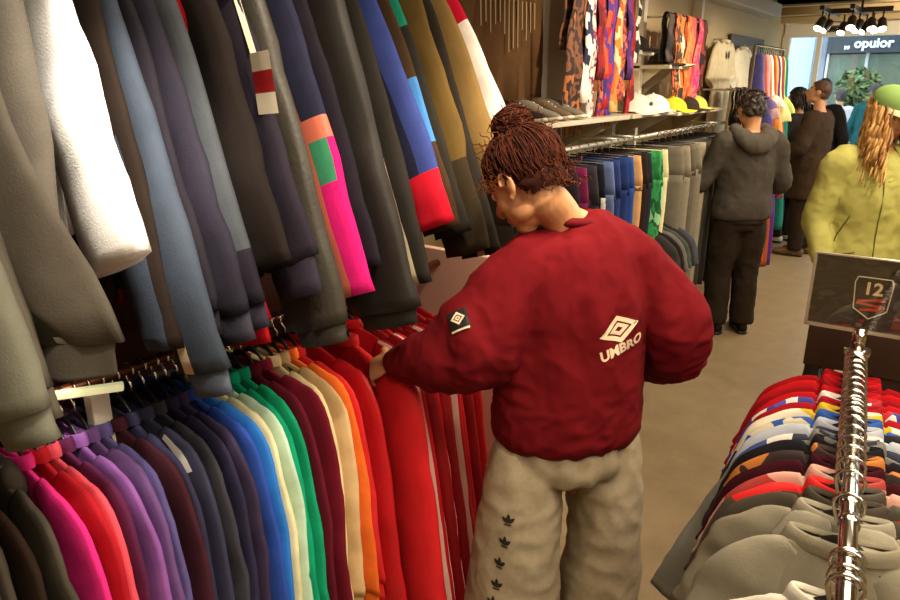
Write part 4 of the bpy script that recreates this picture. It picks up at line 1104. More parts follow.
def body_mesh(J, O, M, k, voxel, hands, hs=1.0):
    l = J['l']; f = J['f']; mb = MB()
    mb.tube([J['pelvis'] - V((0, 0, .07 * k)), J['pelvis'], J['waist'], J['chest'], J['top'], J['neck']],
            [(.12 * k, .10 * k), (.158 * k, .108 * k), (.128 * k, .092 * k), (.152 * k, .108 * k), (.14 * k, .085 * k), (.062 * k, .06 * k)], ref=l, n=24, sub=4, dome=True)
    nk = O + M @ V((0, -.028 * hs, -.045 * hs))
    mb.tube([J['neck'] - V((0, 0, .03)), J['neck'] * .5 + nk * .5, nk, nk + M @ V((0, .006, .03))], [(.060 * k, .062 * k), (.052 * k, .054 * k), (.052 * k, .056 * k), (.05 * k, .055 * k)], ref=l, n=18, sub=4, dome=True)
    head_prims(mb, O, M, hs)
    for i in (0, 1):
        sh, el, wr = J['sh'][i], J['el'][i], J['wr'][i]
        inn = sh * .6 + J['top'] * .4
        mb.tube([inn, sh, sh * .5 + el * .5, el, el * .55 + wr * .45, wr], [.05 * k, .050 * k, .043 * k, .036 * k, .035 * k, (.027 * k)], n=14, sub=4, dome=True)
        hip, kn, an, toe = J['hip'][i], J['kn'][i], J['an'][i], J['toe'][i]
        mb.tube([hip + V((0, 0, .04)), hip, hip * .5 + kn * .5, kn, kn * .6 + an * .4, an], [(.085 * k), .086 * k, .070 * k, .054 * k, .052 * k, .036 * k], n=16, sub=4, dome=True)
        heel = an - (toe - an).normalized() * .03 * k
        heel = V((heel.x, heel.y, .035 * k)); 
        mb.tube([heel, V((an.x, an.y, .045 * k)), V((toe.x, toe.y, .028 * k)) * .5 + V((an.x, an.y, .045 * k)) * .5, V((toe.x, toe.y, .022 * k))], [.032 * k, .04 * k, (.042 * k, .03 * k), (.036 * k, .018 * k)], n=12, sub=3, dome=True)
    for i, h in enumerate(hands):
        if h: hand_prims(mb, J['wr'][i], *h, s=.95 * k)
    return fused_mb(mb, voxel, 5 if voxel < .006 else 3)

def finish_body(name, bmb, O, M, hs, base, label, extra_mats=None, group=None):
    Mi = M.transposed()
    for i, fc in enumerate(bmb.f):
        c = sum((bmb.v[j] for j in fc), V()) / len(fc)
        q = Mi @ (c - O) / hs
        if abs(q.x) < .023 and -.067 < q.z < -.046 and q.y > .078: bmb.m[i] = 1
        elif .014 < abs(q.x) < .050 and .034 < q.z - .004 * (1 - abs(abs(q.x) - .03) / .02) < .042 and q.y > .066: bmb.m[i] = 2
    for x in (-1, 1):
        bmb.ball(O + M @ (V((x * .031, .076, .014)) * hs), .0125 * hs, None, 14, 10, 3)
        bmb.ball(O + M @ (V((x * .031, .0835, .0125)) * hs), .0058 * hs, None, 10, 8, 4)
        lid = [O + M @ (V((x * (.031 + .014 * cos(a)), .0865 - .004 * abs(cos(a)), .013 + .004 * sin(a))) * hs) for a in (radians(20 + 28 * k) for k in range(6))]
        bmb.tube(lid, .0016 * hs, n=5, mat=2)
    o = bmb.build(name, [SKIN, LIP, plain('#24160e', .7), EYEW, IRIS], None, base=base)
    o.location = base
    return tag(o, label, 'person', group)

def hairline_cap(O, M, hs, mat_, name, parent, base, drop_back=-.06, puff=1.0, amp=.004, seed=0, fringe=.075, low=None, voxel=.005):
    """shell of hair hugging the skull, open over the face and ears"""
    mb = MB()
    def E(c, r): mb.ball(O + M @ (V(c) * hs), V(r) * hs, M, 24, 16)
    E((0, -.016, .042), (.080 * puff, .102 * puff, .092 * puff)); E((0, -.030, .0), (.076 * puff, .084 * puff, .08))
    E((0, -.05, -.03), (.060 * puff, .058 * puff, .045))
    Mi = M.transposed()
    def d(p, n):
        q = Mi @ (p - O) / hs
        return amp * (noise.noise(V((q.x * 60 + seed, q.y * 22, q.z * 30))) + .6 * noise.noise(V((q.x * 140, q.y * 50 + seed, q.z * 70)))) * hs
    r = fused_mb(mb, voxel * hs, 2, d)
    def keep(q):
        if q.y > .062: return q.z > fringe
        if q.y > .030: return q.z > .020 + (q.y - .03) * 1.6
        if q.y > -.024: return q.z > .018
        return q.z > drop_back + (.03 if q.y > -.045 else 0)
    ok = [keep(Mi @ (p - O) / hs) for p in r.v]
    vm = {}; nv = []; nf = []
    for fc in r.f:
        if all(ok[j] for j in fc):
            for j in fc:
                if j not in vm: vm[j] = len(nv); nv.append(r.v[j])
            nf.append([vm[j] for j in fc])
    c = MB(); c.add(nv, nf)
    return c

def std_pose(base, az, k, lean=0.0):
    f = V((-sin(az), cos(az), 0)); l = V((-cos(az), -sin(az), 0)); b = V(base)
    def P(x, y, z): return b + l * x * k + f * y * k + V((0, 0, z * k))
    J = dict(l=l, f=f, pelvis=P(0, 0, .95), waist=P(0, .0 + lean * .3, 1.08), chest=P(0, .0 + lean * .7, 1.27), top=P(0, -.015 + lean, 1.41), neck=P(0, -.01 + lean * 1.1, 1.475))
    J['sh'] = [P(s * .175, -.01 + lean, 1.40) for s in (1, -1)]
    J['hip'] = [P(s * .085, 0, .90) for s in (1, -1)]
    J['kn'] = [P(s * .10, .02, .50) for s in (1, -1)]
    J['an'] = [P(s * .105, -.01, .085) for s in (1, -1)]
    J['toe'] = [P(s * .135, .16, .03) for s in (1, -1)]
    return J, P

def cloth_disp(amp, seed, fx=11):
    def d(p, n):
        return amp * (noise.noise(V((p.x * fx + seed, p.y * fx, p.z * fx * .7))) + .55 * ridge(p, fx * 1.1, fx * 1.1, fx * .9, seed + 3) + .35 * ridge(p, fx * 2.3, fx * 2.3, fx * 2.0, seed + 9))
    return d

def top_cloth(J, P, k, seed, voxel, hem=.84, grow=1.0, arm=1.0, amp=.006):
    mb = MB(); l = J['l']
    mb.tube([P(0, 0, hem), P(0, 0, hem + .03), P(0, .0, 1.0), J['waist'], J['chest'], J['top'], J['neck'] - V((0, 0, .005))],
            [(.182 * k * grow, .135 * k * grow), (.195 * k * grow, .15 * k * grow), (.19 * k * grow, .145 * k * grow), (.178 * k * grow, .135 * k * grow), (.185 * k * grow, .138 * k * grow), (.155 * k * grow, .11 * k), (.072 * k, .07 * k)], ref=l, n=28, sub=4)
    for i in (0, 1):
        sh, el, wr = J['sh'][i], J['el'][i], J['wr'][i]
        mb.tube([sh * .55 + J['top'] * .45, sh, sh * .5 + el * .5, el, el * .5 + wr * .5, el * .08 + wr * .92], [.075 * k * arm, .080 * k * arm, .070 * k * arm, .066 * k * arm, .056 * k * arm, .044 * k * arm], n=18, sub=4, dome=True)
    return fused_mb(mb, voxel, 4, cloth_disp(amp, seed))

def legs_cloth(J, k, seed, voxel, wide=1.0, bottom=.06, amp=.006, rise=.04):
    mb = MB(); l = J['l']
    mb.tube([J['hip'][0] * .5 + J['hip'][1] * .5 - V((0, 0, .10 * k)), J['pelvis'] - V((0, 0, .02)), J['pelvis'] + V((0, 0, rise + .03))], [(.15 * k, .12 * k), (.178 * k, .132 * k), (.17 * k, .128 * k)], ref=l, n=24, sub=3)
    for i in (0, 1):
        hip, kn, an = J['hip'][i], J['kn'][i], J['an'][i]
        e = V((an.x, an.y, bottom))
        mb.tube([hip + V((0, 0, .05)), hip - V((0, 0, .06)), hip * .45 + kn * .55, kn, kn * .5 + e * .5, e], [(.095 * k), .100 * k * (.7 + .3 * wide), .090 * k * wide, .078 * k * wide, .074 * k * wide, .070 * k * wide], n=20, sub=4)
    return fused_mb(mb, voxel, 4, cloth_disp(amp, seed, 9))

def shoes(J, k, mat_, parent, base, sole=None):
    for i in (0, 1):
        an, toe = J['an'][i], J['toe'][i]; d = (toe - an); d.z = 0; d.normalize()
        a = V((an.x, an.y, 0))
        mb = MB(); mb.tube([a - d * .055 * k + V((0, 0, .045)), a + V((0, 0, .06)), a + d * .09 * k + V((0, 0, .045)), a + d * .165 * k + V((0, 0, .034)), a + d * .205 * k + V((0, 0, .028))],
                           [(.034 * k, .042 * k), (.042 * k, .056 * k), (.046 * k, .042 * k), (.046 * k, .03 * k), (.026 * k, .02 * k)], ref=d.cross(V((0, 0, 1))), n=14, sub=3, dome=True)
        s = mb.build('shoe', mat_, parent, base=base)
        mb = MB(); mb.tube([a - d * .07 * k + V((0, 0, .014)), a + V((0, 0, .014)), a + d * .1 * k + V((0, 0, .014)), a + d * .21 * k + V((0, 0, .016))], [(.038 * k, .013)] * 2 + [(.05 * k, .013), (.034 * k, .011)], ref=d.cross(V((0, 0, 1))), n=12, sub=3, dome=True)
        mb.build('sole', sole or plain('#201b16', .6), s, base=base)

def project_on(bvh, verts2d, faces, C, u, v, n, lift=.0018, reach=.12):
    out = []
    for p in verts2d:
        q = C + u * p[0] + v * p[1]
        hit = bvh.ray_cast(q + n * reach, -n, reach * 2)
        out.append((hit[0] + n * lift) if hit[0] is not None else q + n * lift)
    r = MB(); r.add(out, faces); return r

def dense_poly(pts, cell=.006):
    """filled outline as a fine grid of small faces so that it can follow cloth"""
    bm = bmesh.new()
    vs = [bm.verts.new((p[0], p[1], 0)) for p in pts]
    bm.faces.new(vs)
    bmesh.ops.triangulate(bm, faces=bm.faces[:])
    for _ in range(5):
        es = [e for e in bm.edges if e.calc_length() > cell]
        if not es: break
        bmesh.ops.subdivide_edges(bm, edges=es, cuts=1)
        bmesh.ops.triangulate(bm, faces=bm.faces[:])
    bm.verts.index_update()
    r = ([q.co.copy() for q in bm.verts], [[q.index for q in f.verts] for f in bm.faces]); bm.free()
    return r

# ============================ the woman in the foreground
LOGO_AT = V((-.603, 1.568, 1.197)); PATCH_AT = V((-.897, 1.300, 1.253))
TREFOIL_AT = [V((-.790, 1.391, .690)), V((-.796, 1.388, .624)), V((-.806, 1.382, .559)), V((-.810, 1.380, .494)), V((-.816, 1.376, .441))]
B = V((-.73, 1.59, 0)); AZ = radians(50)
J, P = std_pose(B, AZ, .97)
J['neck'] = V((-.748, 1.592, 1.44)); J['top'] = V((-.735, 1.588, 1.365)); J['chest'] = V((-.73, 1.585, 1.24))
J['sh'] = [V((-.815, 1.49, 1.335)), V((-.645, 1.685, 1.335))]
J['el'] = [V((-.93, 1.40, 1.115)), V((-.505, 1.765, 1.155))]
J['wr'] = [V((-1.140, 1.338, 1.080)), V((-.645, 1.86, 1.02))]
HO = V((-.834, 1.500, 1.558)); HM = frame(radians(80), radians(36), radians(0)); HS = 1.0
bm_ = body_mesh(J, HO, HM, .97, .0042, [((-.82, -.02, -.52), (-.45, .45, -.75), (.1, .9, .1), (24, 34, 26), .8), ((-.9, .2, -.4), (.2, -.9, -.1), (.1, .2, .9), (30, 35, 25), .5)])
woman = finish_body('person', bm_, HO, HM, HS, B, 'woman in a burgundy sweatshirt and beige joggers, hair in a bun, at the left rack')
# sweatshirt
mb = MB(); l = J['l']
mb.tube([V((-.735, 1.59, .872)), V((-.735, 1.59, .888)), V((-.735, 1.59, .92)), V((-.733, 1.588, 1.02)), V((-.73, 1.585, 1.16)), V((-.728, 1.585, 1.28)), V((-.73, 1.585, 1.37)), V((-.738, 1.592, 1.425)), V((-.75, 1.588, 1.462))],
        [(.170, .125), (.188, .142), (.197, .152), (.190, .148), (.188, .142), (.190, .140), (.172, .120), (.112, .095), (.068, .068)], ref=l, n=40, sub=4)
mb.tube([V((-.77, 1.535, 1.370)), V((-.822, 1.478, 1.335)), V((-.865, 1.44, 1.245)), V((-.915, 1.395, 1.160)), V((-.990, 1.365, 1.115)), V((-1.07, 1.353, 1.090)), V((-1.112, 1.347, 1.080))],
        [.085, .088, .104, .112, .086, .060, .046], n=28, sub=4, dome=True)
mb.tube([V((-.69, 1.635, 1.385)), V((-.63, 1.695, 1.345)), V((-.57, 1.74, 1.26)), V((-.515, 1.765, 1.175)), V((-.535, 1.81, 1.09)), V((-.60, 1.845, 1.045)), V((-.640, 1.858, 1.022))],
        [.084, .082, .084, .084, .076, .060, .048], n=28, sub=4, dome=True)
def swd(p, n):
    d = .006 * noise.noise(V((p.x * 8, p.y * 8, p.z * 6))) + .006 * ridge(p, 7, 7, 4.0, 4.0)
    d += .005 * ridge(p, 15, 15, 8, 2.0) + .002 * ridge(p, 30, 30, 22, 5.0)
    for c, r, a in ((V((-.90, 1.40, 1.10)), .18, .014), (V((-.51, 1.77, 1.12)), .16, .014), (V((-1.05, 1.36, 1.09)), .12, .006), (V((-.735, 1.59, .90)), .26, .010)):
        w = max(0, 1 - (p - c).length / r)
        d += a * w * ridge(p, 17, 17, 26, 1.0)
    # long soft pull lines on the back from shoulder to waist
    e = V((cos(.75), sin(.75), 0))
    d += .004 * math.exp(-((p.z - 1.2) / .18) ** 2) * sin((p.x * .577 + p.y * .816) * 62 + p.z * 9)
    return d
SWM = fab('#660d14', rough=.9, var=.12, scale=9, bump=.15, bscale=420)
sw = fused_mb(mb, .0065, 4, swd)
swo = sw.build('sweatshirt', SWM, woman, base=B)
swo['label'] = 'oversized burgundy sweatshirt'
bvh = BVHTree.FromPolygons(sw.v, sw.f)
# ribbed collar, hem and cuff
mb = MB(); R = []
for j in range(36):
    a = 2 * pi * j / 36
    c = V((-.752, 1.588, 1.462)) + J['l'] * .076 * cos(a) + J['f'] * .072 * sin(a) + V((0, 0, -.010 * sin(a) + .006 * cos(a)))
    R.append(c)
mb.tube(R + [R[0]], [(.011, .012)] * 37, n=10); mb.build('collar', fab('#5f1017'), swo, base=B)
mb = MB(); mb.tube([V((-1.100, 1.349, 1.0825)), V((-1.113, 1.3465, 1.079)), V((-1.128, 1.3445, 1.0755))], [.044, .0435, .041], n=28, sub=2); mb.build('cuff', fab('#5f1017'), swo, base=B)
mb = MB(); mb.tube([V((-.735, 1.59, .852)), V((-.735, 1.59, .865)), V((-.735, 1.59, .886))], [(.172, .128), (.176, .132), (.180, .136)], ref=J['l'], n=40, sub=3); mb.build('hem_band', fab('#64121a'), swo, base=B)
# printed emblem and lettering on the back
PRN = plain('#e9cfae', .7)
nb = V((.62, -.78, 0)).normalized(); ub = V((0, 0, 1)).cross(nb).normalized(); vb = V((0, 0, 1))
hit = bvh.ray_cast(LOGO_AT + nb * .3, -nb, .6)
Cb = hit[0] if hit[0] is not None else LOGO_AT
tilt = radians(15)
u2 = ub * cos(tilt) + vb * sin(tilt); v2 = vb * cos(tilt) - ub * sin(tilt)
def diamond(w, h, lean=.0): return [(-w, -h * lean), (0 , h), (w, h * lean), (0, -h)]
def ringpoly(w, h, w2, h2, lean):
    a, b = diamond(w, h, lean), diamond(w2, h2, lean)
    vs = []; fs = []
    for i in range(4):
        k = (i + 1) % 4; N = 8
        o = len(vs)
        for s in range(N + 1):
            t_ = s / N
            vs.append(V((a[i][0] * (1 - t_) + a[k][0] * t_, a[i][1] * (1 - t_) + a[k][1] * t_, 0)))
            vs.append(V((b[i][0] * (1 - t_) + b[k][0] * t_, b[i][1] * (1 - t_) + b[k][1] * t_, 0)))
        fs += [(o + 2 * s, o + 2 * s + 2, o + 2 * s + 3, o + 2 * s + 1) for s in range(N)]
    return vs, fs
m1 = MB()
for w, h, w2, h2 in ((.055, .036, .035, .0225), (.0275, .0175, .0105, .0065)):
    vs, fs = ringpoly(w, h, w2, h2, 0)
    q = project_on(bvh, [p + V((0, .030, 0)) for p in vs], fs, Cb, u2, v2, nb); m1.add(q.v, q.f)
m1.build('diamond_emblem', PRN, swo, smooth=False, base=B)
vs, fs = text_mesh('UMBRO', .036, bold=.0014)
q = project_on(bvh, [p + V((0, -.022, 0)) for p in vs], fs, Cb, u2, v2, nb); q.build('lettering', PRN, swo, smooth=False, base=B)
# patch on the left sleeve
np_ = V((.35, -.80, .49)).normalized()
hit = bvh.ray_cast(PATCH_AT + np_ * .3, -np_, .6); Cp = hit[0] if hit[0] is not None else PATCH_AT
up_ = V((.86, .10, .50)); up_ = (up_ - np_ * up_.dot(np_)).normalized(); vp_ = np_.cross(up_)
vs, fs = dense_poly([(-.026, -.028), (.026, -.028), (.026, .028), (-.026, .028)], .01)
q = project_on(bvh, vs, fs, Cp, up_, vp_, np_, .002); q.build('sleeve_patch', plain('#1d1714', .6), swo, smooth=False, base=B)
m1 = MB()
for w, h, w2, h2 in ((.019, .017, .012, .0105), (.008, .007, .003, .0026)):
    vs, fs = ringpoly(w, h, w2, h2, 0); q = project_on(bvh, [p + V((0, .006, 0)) for p in vs], fs, Cp, up_, vp_, np_, .0032); m1.add(q.v, q.f)
vs, fs = dense_poly([(-.024, -.026), (.024, -.026), (.024, -.021), (-.024, -.021)], .01); q = project_on(bvh, vs, fs, Cp, up_, vp_, np_, .0032); m1.add(q.v, q.f)
m1.build('patch_emblem', PRN, swo, smooth=False, base=B)
# joggers
mb = MB()
mb.tube([V((-.735, 1.59, .785)), V((-.735, 1.59, .83)), V((-.735, 1.59, .90)), V((-.735, 1.59, .96))], [(.155, .125), (.178, .138), (.172, .132), (.165, .125)], ref=J['l'], n=32, sub=3)
mb.tube([V((-.80, 1.515, .86)), V((-.812, 1.50, .76)), V((-.82, 1.485, .58)), V((-.825, 1.475, .38)), V((-.83, 1.475, .2)), V((-.83, 1.48, .05))], [(.092, .096), (.102, .110), (.112, .124), (.128, .138), (.138, .145), (.135, .14)], ref=J['l'], n=28, sub=4)
mb.tube([V((-.66, 1.67, .86)), V((-.652, 1.68, .76)), V((-.648, 1.685, .58)), V((-.648, 1.69, .38)), V((-.64, 1.69, .2)), V((-.64, 1.69, .05))], [(.088, .096), (.092, .104), (.098, .112), (.108, .125), (.11, .125), (.11, .125)], ref=J['l'], n=28, sub=4)
def jgd(p, n):
    d = .007 * noise.noise(V((p.x * 7 + 3, p.y * 7, p.z * 5))) + .006 * ridge(p, 8, 8, 5, 7.0) + .004 * ridge(p, 16, 16, 14, 1.0)
    w = max(0, 1 - (p - V((-.73, 1.56, .68))).length / .22)
    d += .012 * w * ridge(p, 9, 9, 16, 2.0)
    w = max(0, 1 - abs(p.z - .86) / .12)
    d += .006 * w * sin((p.x * .577 + p.y * .816) * 95)
    return d
jg = fused_mb(mb, .0085, 4, jgd)
JGM = fab('#9c8f76', rough=.92, var=.20, scale=70, bump=.2, bscale=300)
jgo = jg.build('joggers', JGM, woman, base=B); jgo['label'] = 'beige marl joggers with five small black leaf marks down the side'
bvj = BVHTree.FromPolygons(jg.v, jg.f)
TR = plain('#1d1712', .7)
def leafpts(ang, L, w):
    pts = []
    for k in range(9):
        t_ = k / 8; pts.append((w * sin(pi * t_) ** .8, L * t_))
    for k in range(7, 0, -1):
        t_ = k / 8; pts.append((-w * sin(pi * t_) ** .8, L * t_))
    return [(x * cos(ang) - y * sin(ang), x * sin(ang) + y * cos(ang)) for x, y in pts]
for C0 in TREFOIL_AT:
    nt_ = V((.18, -.98, 0)).normalized(); ut = V((0, 0, 1)).cross(nt_).normalized(); vt = V((0, 0, 1))
    hit = bvj.ray_cast(C0 + nt_ * .3, -nt_, .6)
    if hit[0] is None: continue
    m1 = MB()
    for a, L in ((0, .026), (radians(48), .023), (radians(-48), .023)):
        vs, fs = dense_poly([(x, y + .001) for x, y in leafpts(a, L, .0052)], .01)
        q = project_on(bvj, vs, fs, hit[0], ut, vt, nt_); m1.add(q.v, q.f)
    vs, fs = dense_poly([(-.011, -.006), (.011, -.006), (.008, -.002), (-.008, -.002)], .01); q = project_on(bvj, vs, fs, hit[0], ut, vt, nt_); m1.add(q.v, q.f)
    m1.build('leaf_mark', TR, jgo, smooth=False, base=B)
shoes(J, .97, fab('#d8d0c0'), woman, B)
# hair: swept up curls and a bun
HAIR = fab('#2b1109', var=.4, scale=40); HAIR2 = fab('#401b0c', var=.3, scale=60); HAIR3 = fab('#5a2a10')
cp_ = hairline_cap(HO, HM, HS, HAIR, 'hair', woman, B, drop_back=-.050, puff=.985, amp=.006, seed=2, fringe=.066)
rh = random.Random(12)
BUN = V((0, -.040, .128))
def skull(a, e, r):   # a azimuth around up (0 = forward), e elevation
    return V((r * .082 * cos(e) * sin(a), -.016 + r * .104 * cos(e) * cos(a), .040 + r * .092 * sin(e)))
for k in range(1200):
    a = rh.uniform(-pi, pi)
    aa = abs(a)
    e0 = .42 if aa < .6 else (.05 if aa < 1.15 else (-.02 if aa < 1.45 else (-.35 if aa < 1.75 else -.85))) 
    e0 += rh.uniform(-.08, .35)
    p0 = skull(a, e0, 1.02); n_ = 9; pts = []
    ph = rh.uniform(0, 6); am = rh.uniform(.002, .007); fq = rh.uniform(9, 17)
    lift = rh.uniform(.97, 1.05)
    for s in range(n_ + 1):
        t_ = s / n_
        q = p0.lerp(BUN, t_)
        c = V((0, -.016, .040)); dq = q - c
        rr_ = ((dq.x / .082) ** 2 + (dq.y / .104) ** 2 + (dq.z / .092) ** 2) ** .5
        if rr_ < lift: q = c + dq * (lift / rr_)
        q += V((am * sin(fq * t_ + ph), am * cos(fq * t_ * 1.1 + ph), am * sin(fq * t_ * .9 + ph * 2))) * (1 if 0 < s < n_ else .3)
        pts.append(HO + HM @ q)
    w = rh.uniform(.0009, .0019)
    cp_.tube(pts, [w * .7] + [w] * (n_ - 1) + [w * .8], n=5, sub=2, mat=rh.choice((0, 0, 0, 1, 1)))
# frizz at the nape, temple and above the bun
for k in range(120):
    zone = k % 3
    if zone == 0: q = V((rh.uniform(-.06, .06), rh.uniform(-.11, -.085), rh.uniform(-.06, .01))); d = V((rh.uniform(-.4, .4), -.5, rh.uniform(-.9, .1)))
    elif zone == 1: q = V((rh.choice((-1, 1)) * .08, rh.uniform(.0, .06), rh.uniform(.02, .06))); d = V((q.x * 8, rh.uniform(-.3, .6), rh.uniform(-1.0, .1)))
    else:
        q = skull(rh.uniform(-pi, pi), rh.uniform(.5, 1.2), 1.05); d = q - V((0, 0, .04))
    d.normalize(); s_ = d.orthogonal().normalized(); r_ = d.cross(s_)
    L = rh.uniform(.015, .045); rd = rh.uniform(.003, .008)
    cp_.tube([HO + HM @ (q + d * L * t_ + (s_ * cos(t_ * 8 + k) + r_ * sin(t_ * 8 + k)) * rd) for t_ in (0, .17, .33, .5, .67, .83, 1)], .0011, n=4, mat=rh.choice((1, 2)))
hair = cp_.build('hair', [HAIR, HAIR2, HAIR3], woman, base=B)
mb = MB()
for c, r in ((BUN + V((0, 0, .012)), (.044, .042, .034)), (BUN + V((.016, .012, .02)), (.026, .026, .022)), (BUN + V((-.016, -.01, .018)), (.026, .026, .024))):
    mb.ball(HO + HM @ c, r, HM, 18, 12)
for k in range(300):
    a0 = rh.uniform(0, 2 * pi); inc = rh.uniform(-.9, .9); rad = rh.uniform(.036, .050); span = rh.uniform(1.2, 3.4)
    ax = Matrix.Rotation(inc, 3, 'X') @ Matrix.Rotation(rh.uniform(-.7, .7), 3, 'Y')
    pts = [HO + HM @ (BUN + V((0, 0, .014)) + ax @ V(((rad + .003 * sin(t_ * 9)) * cos(a0 + span * t_), (rad + .003 * cos(t_ * 8)) * sin(a0 + span * t_), rh.uniform(-.003, .003) + .02 * sin(t_ * 2 + k) * .5))) for t_ in (0, .14, .28, .42, .57, .71, .85, 1)]
    w = rh.uniform(.0010, .0020)
    mb.tube(pts, w, n=5, sub=2, mat=rh.choice((0, 0, 1)))
for k in range(40):
    d = V((rh.gauss(0, 1), rh.gauss(0, 1), rh.gauss(0, .8))).normalized(); s_ = d.orthogonal().normalized(); r_ = d.cross(s_)
    q = BUN + V((0, 0, .014)) + d * .04; L = rh.uniform(.01, .035); rd = rh.uniform(.003, .009)
    mb.tube([HO + HM @ (q + d * L * t_ + (s_ * cos(t_ * 8) + r_ * sin(t_ * 8)) * rd) for t_ in (0, .17, .33, .5, .67, .83, 1)], .0011, n=4, mat=1)
mb.build('bun', [HAIR, HAIR2], hair, base=B)

# ============================ man in the dark grey hoodie at the wall
B2 = V((-1.17, 5.24, 0)); az2 = radians(38)
J, P = std_pose(B2, az2, .985)
J['el'] = [P(.30, .06, 1.12), P(-.29, .03, 1.12)]; J['wr'] = [P(.27, .27, 1.08), P(-.20, .24, 1.06)]
O2 = P(0, .035, 1.615); M2 = frame(az2 + .12, radians(18)); 
bm_ = body_mesh(J, O2, M2, .985, .008, [((-.4, .9, -.1), (0, .2, -1), (1, .3, 0), (25, 30, 20), .6), ((-.5, .8, -.2), (0, .2, -1), (-1, 0, 0), (25, 30, 20), .6)])
man = finish_body('person', bm_, O2, M2, 1.0, B2, 'man in a dark grey hoodie and loose brown trousers, back turned, at the wall')
r = top_cloth(J, P, .985, 5, .011, hem=.875, grow=1.08, arm=1.08, amp=.008); HD = fab('#48423a'); ho = r.build('hoodie', HD, man, base=B2)
mb = MB(); mb.tube([P(.10, .03, 1.50), P(.11, -.07, 1.47), P(.0, -.14, 1.40), P(-.11, -.07, 1.47), P(-.10, .03, 1.50)], [(.04, .035), (.055, .045), (.075, .06), (.055, .045), (.04, .035)], n=14, sub=4, dome=True)
mb.tube([P(.07, -.06, 1.47), P(0, -.135, 1.31), P(-.07, -.06, 1.47)], [(.05, .03), (.06, .03), (.05, .03)], n=12, sub=4, dome=True)
r = fused_mb(mb, .01, 4, cloth_disp(.006, 8)); r.build('hood', fab('#504a42'), ho, base=B2)
mb = MB(); mb.tube([P(0, 0, .845), P(0, 0, .862), P(0, 0, .88)], [(.176, .135), (.182, .14), (.188, .145)], ref=J['l'], n=28); mb.build('hem_band', fab('#35302a'), ho, base=B2)
r = legs_cloth(J, .985, 3, .012, wide=1.16, bottom=.075, amp=.009); r.build('trousers', fab('#2c231a'), man, base=B2)
shoes(J, .985, fab('#1d1813'), man, B2)
c = hairline_cap(O2, M2, 1.0, HAIR, 'hair', man, B2, drop_back=-.055, puff=1.06, amp=.012, seed=7, fringe=.06, voxel=.007)
for k in range(160):
    a, e = rh.uniform(-pi, pi), rh.uniform(.1, 1.5)
    q = skull(a, e, 1.07); d = (V((rh.uniform(-1, 1), rh.uniform(-1, .4), rh.uniform(-1, .5))) * .6 + (q - V((0, 0, .04))) * 5).normalized()
    c.tube([O2 + M2 @ q, O2 + M2 @ (q + d * .014), O2 + M2 @ (q + d * .024 + V((0, 0, -.006)))], [.005, .004, .001], n=5, mat=1)
c.build('hair', [plain('#251a10', .6, var=.3), plain('#33241a', .55)], man, base=B2)

# ============================ man looking up near the door
B3 = V((-1.20, 8.20, 0)); az3 = radians(78)
J, P = std_pose(B3, az3, 1.01)
J['el'] = [P(.29, .02, 1.13), P(-.28, .02, 1.12)]; J['wr'] = [P(.20, .26, 1.10), P(-.18, .25, 1.08)]
O3 = P(0, .03, 1.655); M3 = frame(radians(92), radians(-14))
bm_ = body_mesh(J, O3, M3, 1.01, .009, [((-.9, .2, 0), (.2, -.2, -1), (0, -1, 0), (35, 40, 25), .6), ((-.9, .2, 0), (.2, -.2, -1), (0, 1, 0), (35, 40, 25), .6)])
man3 = finish_body('person', bm_, O3, M3, 1.0, B3, 'man with short brown hair in a long dark brown jacket looking up near the door')
r = top_cloth(J, P, 1.01, 15, .013, hem=.62, grow=1.10, arm=1.1, amp=.009); jk = r.build('coat', fab('#3a2c20'), man3, base=B3)
mb = MB(); mb.tube([P(.02, .165, .64), P(.015, .17, 1.0), P(.01, .165, 1.34)], .006, n=6); mb.build('zip', STEEL, jk, base=B3)
r = legs_cloth(J, 1.01, 13, .013, wide=1.05, bottom=.07, amp=.008); r.build('trousers', fab('#2a2018'), man3, base=B3)
shoes(J, 1.01, fab('#6b5236'), man3, B3)
c = hairline_cap(O3, M3, 1.0, HAIR, 'hair', man3, B3, drop_back=-.04, puff=1.0, amp=.006, seed=17, fringe=.074, voxel=.008)
c.build('hair', plain('#4a2f1a', .6, var=.3), man3, base=B3)

# ============================ dark haired woman beside him
B4 = V((-1.50, 8.78, 0)); az4 = radians(70)
J, P = std_pose(B4, az4, .98)
J['el'] = [P(.27, .05, 1.12), P(-.27, .05, 1.12)]; J['wr'] = [P(.18, .25, 1.12), P(-.18, .25, 1.12)]
O4 = P(0, .02, 1.625); M4 = frame(radians(70), radians(5))
bm_ = body_mesh(J, O4, M4, .97, .010, [((-.9, .2, 0), (.2, -.2, -1), (0, -1, 0), (35, 40, 25), .6), ((-.9, .2, 0), (.2, -.2, -1), (0, 1, 0), (35, 40, 25), .6)])
w4 = finish_body('person', bm_, O4, M4, .98, B4, 'dark-haired woman in a charcoal coat half hidden behind the man looking up')
r = top_cloth(J, P, .97, 25, .014, hem=.55, grow=1.05, amp=.008); r.build('coat', fab('#332b28'), w4, base=B4)
r = legs_cloth(J, .97, 23, .014, bottom=.07); r.build('trousers', fab('#1f1b19'), w4, base=B4)
shoes(J, .97, fab('#c9c2b4'), w4, B4)
c = hairline_cap(O4, M4, .98, HAIR, 'hair', w4, B4, drop_back=-.12, puff=1.08, amp=.006, seed=27, fringe=.07, voxel=.009)
for k in range(70):
    a = rh.uniform(1.2, 5.08); q = skull(a, rh.uniform(-.3, .4), 1.06)
    c.tube([O4 + M4 @ q, O4 + M4 @ (q + V((0, -.012, -.06))), O4 + M4 @ (q + V((rh.uniform(-.01, .01), -.02, -.14)))], [.008, .008, .003], n=5, sub=2)
c.build('hair', plain('#2a1a12', .5, var=.3), w4, base=B4)

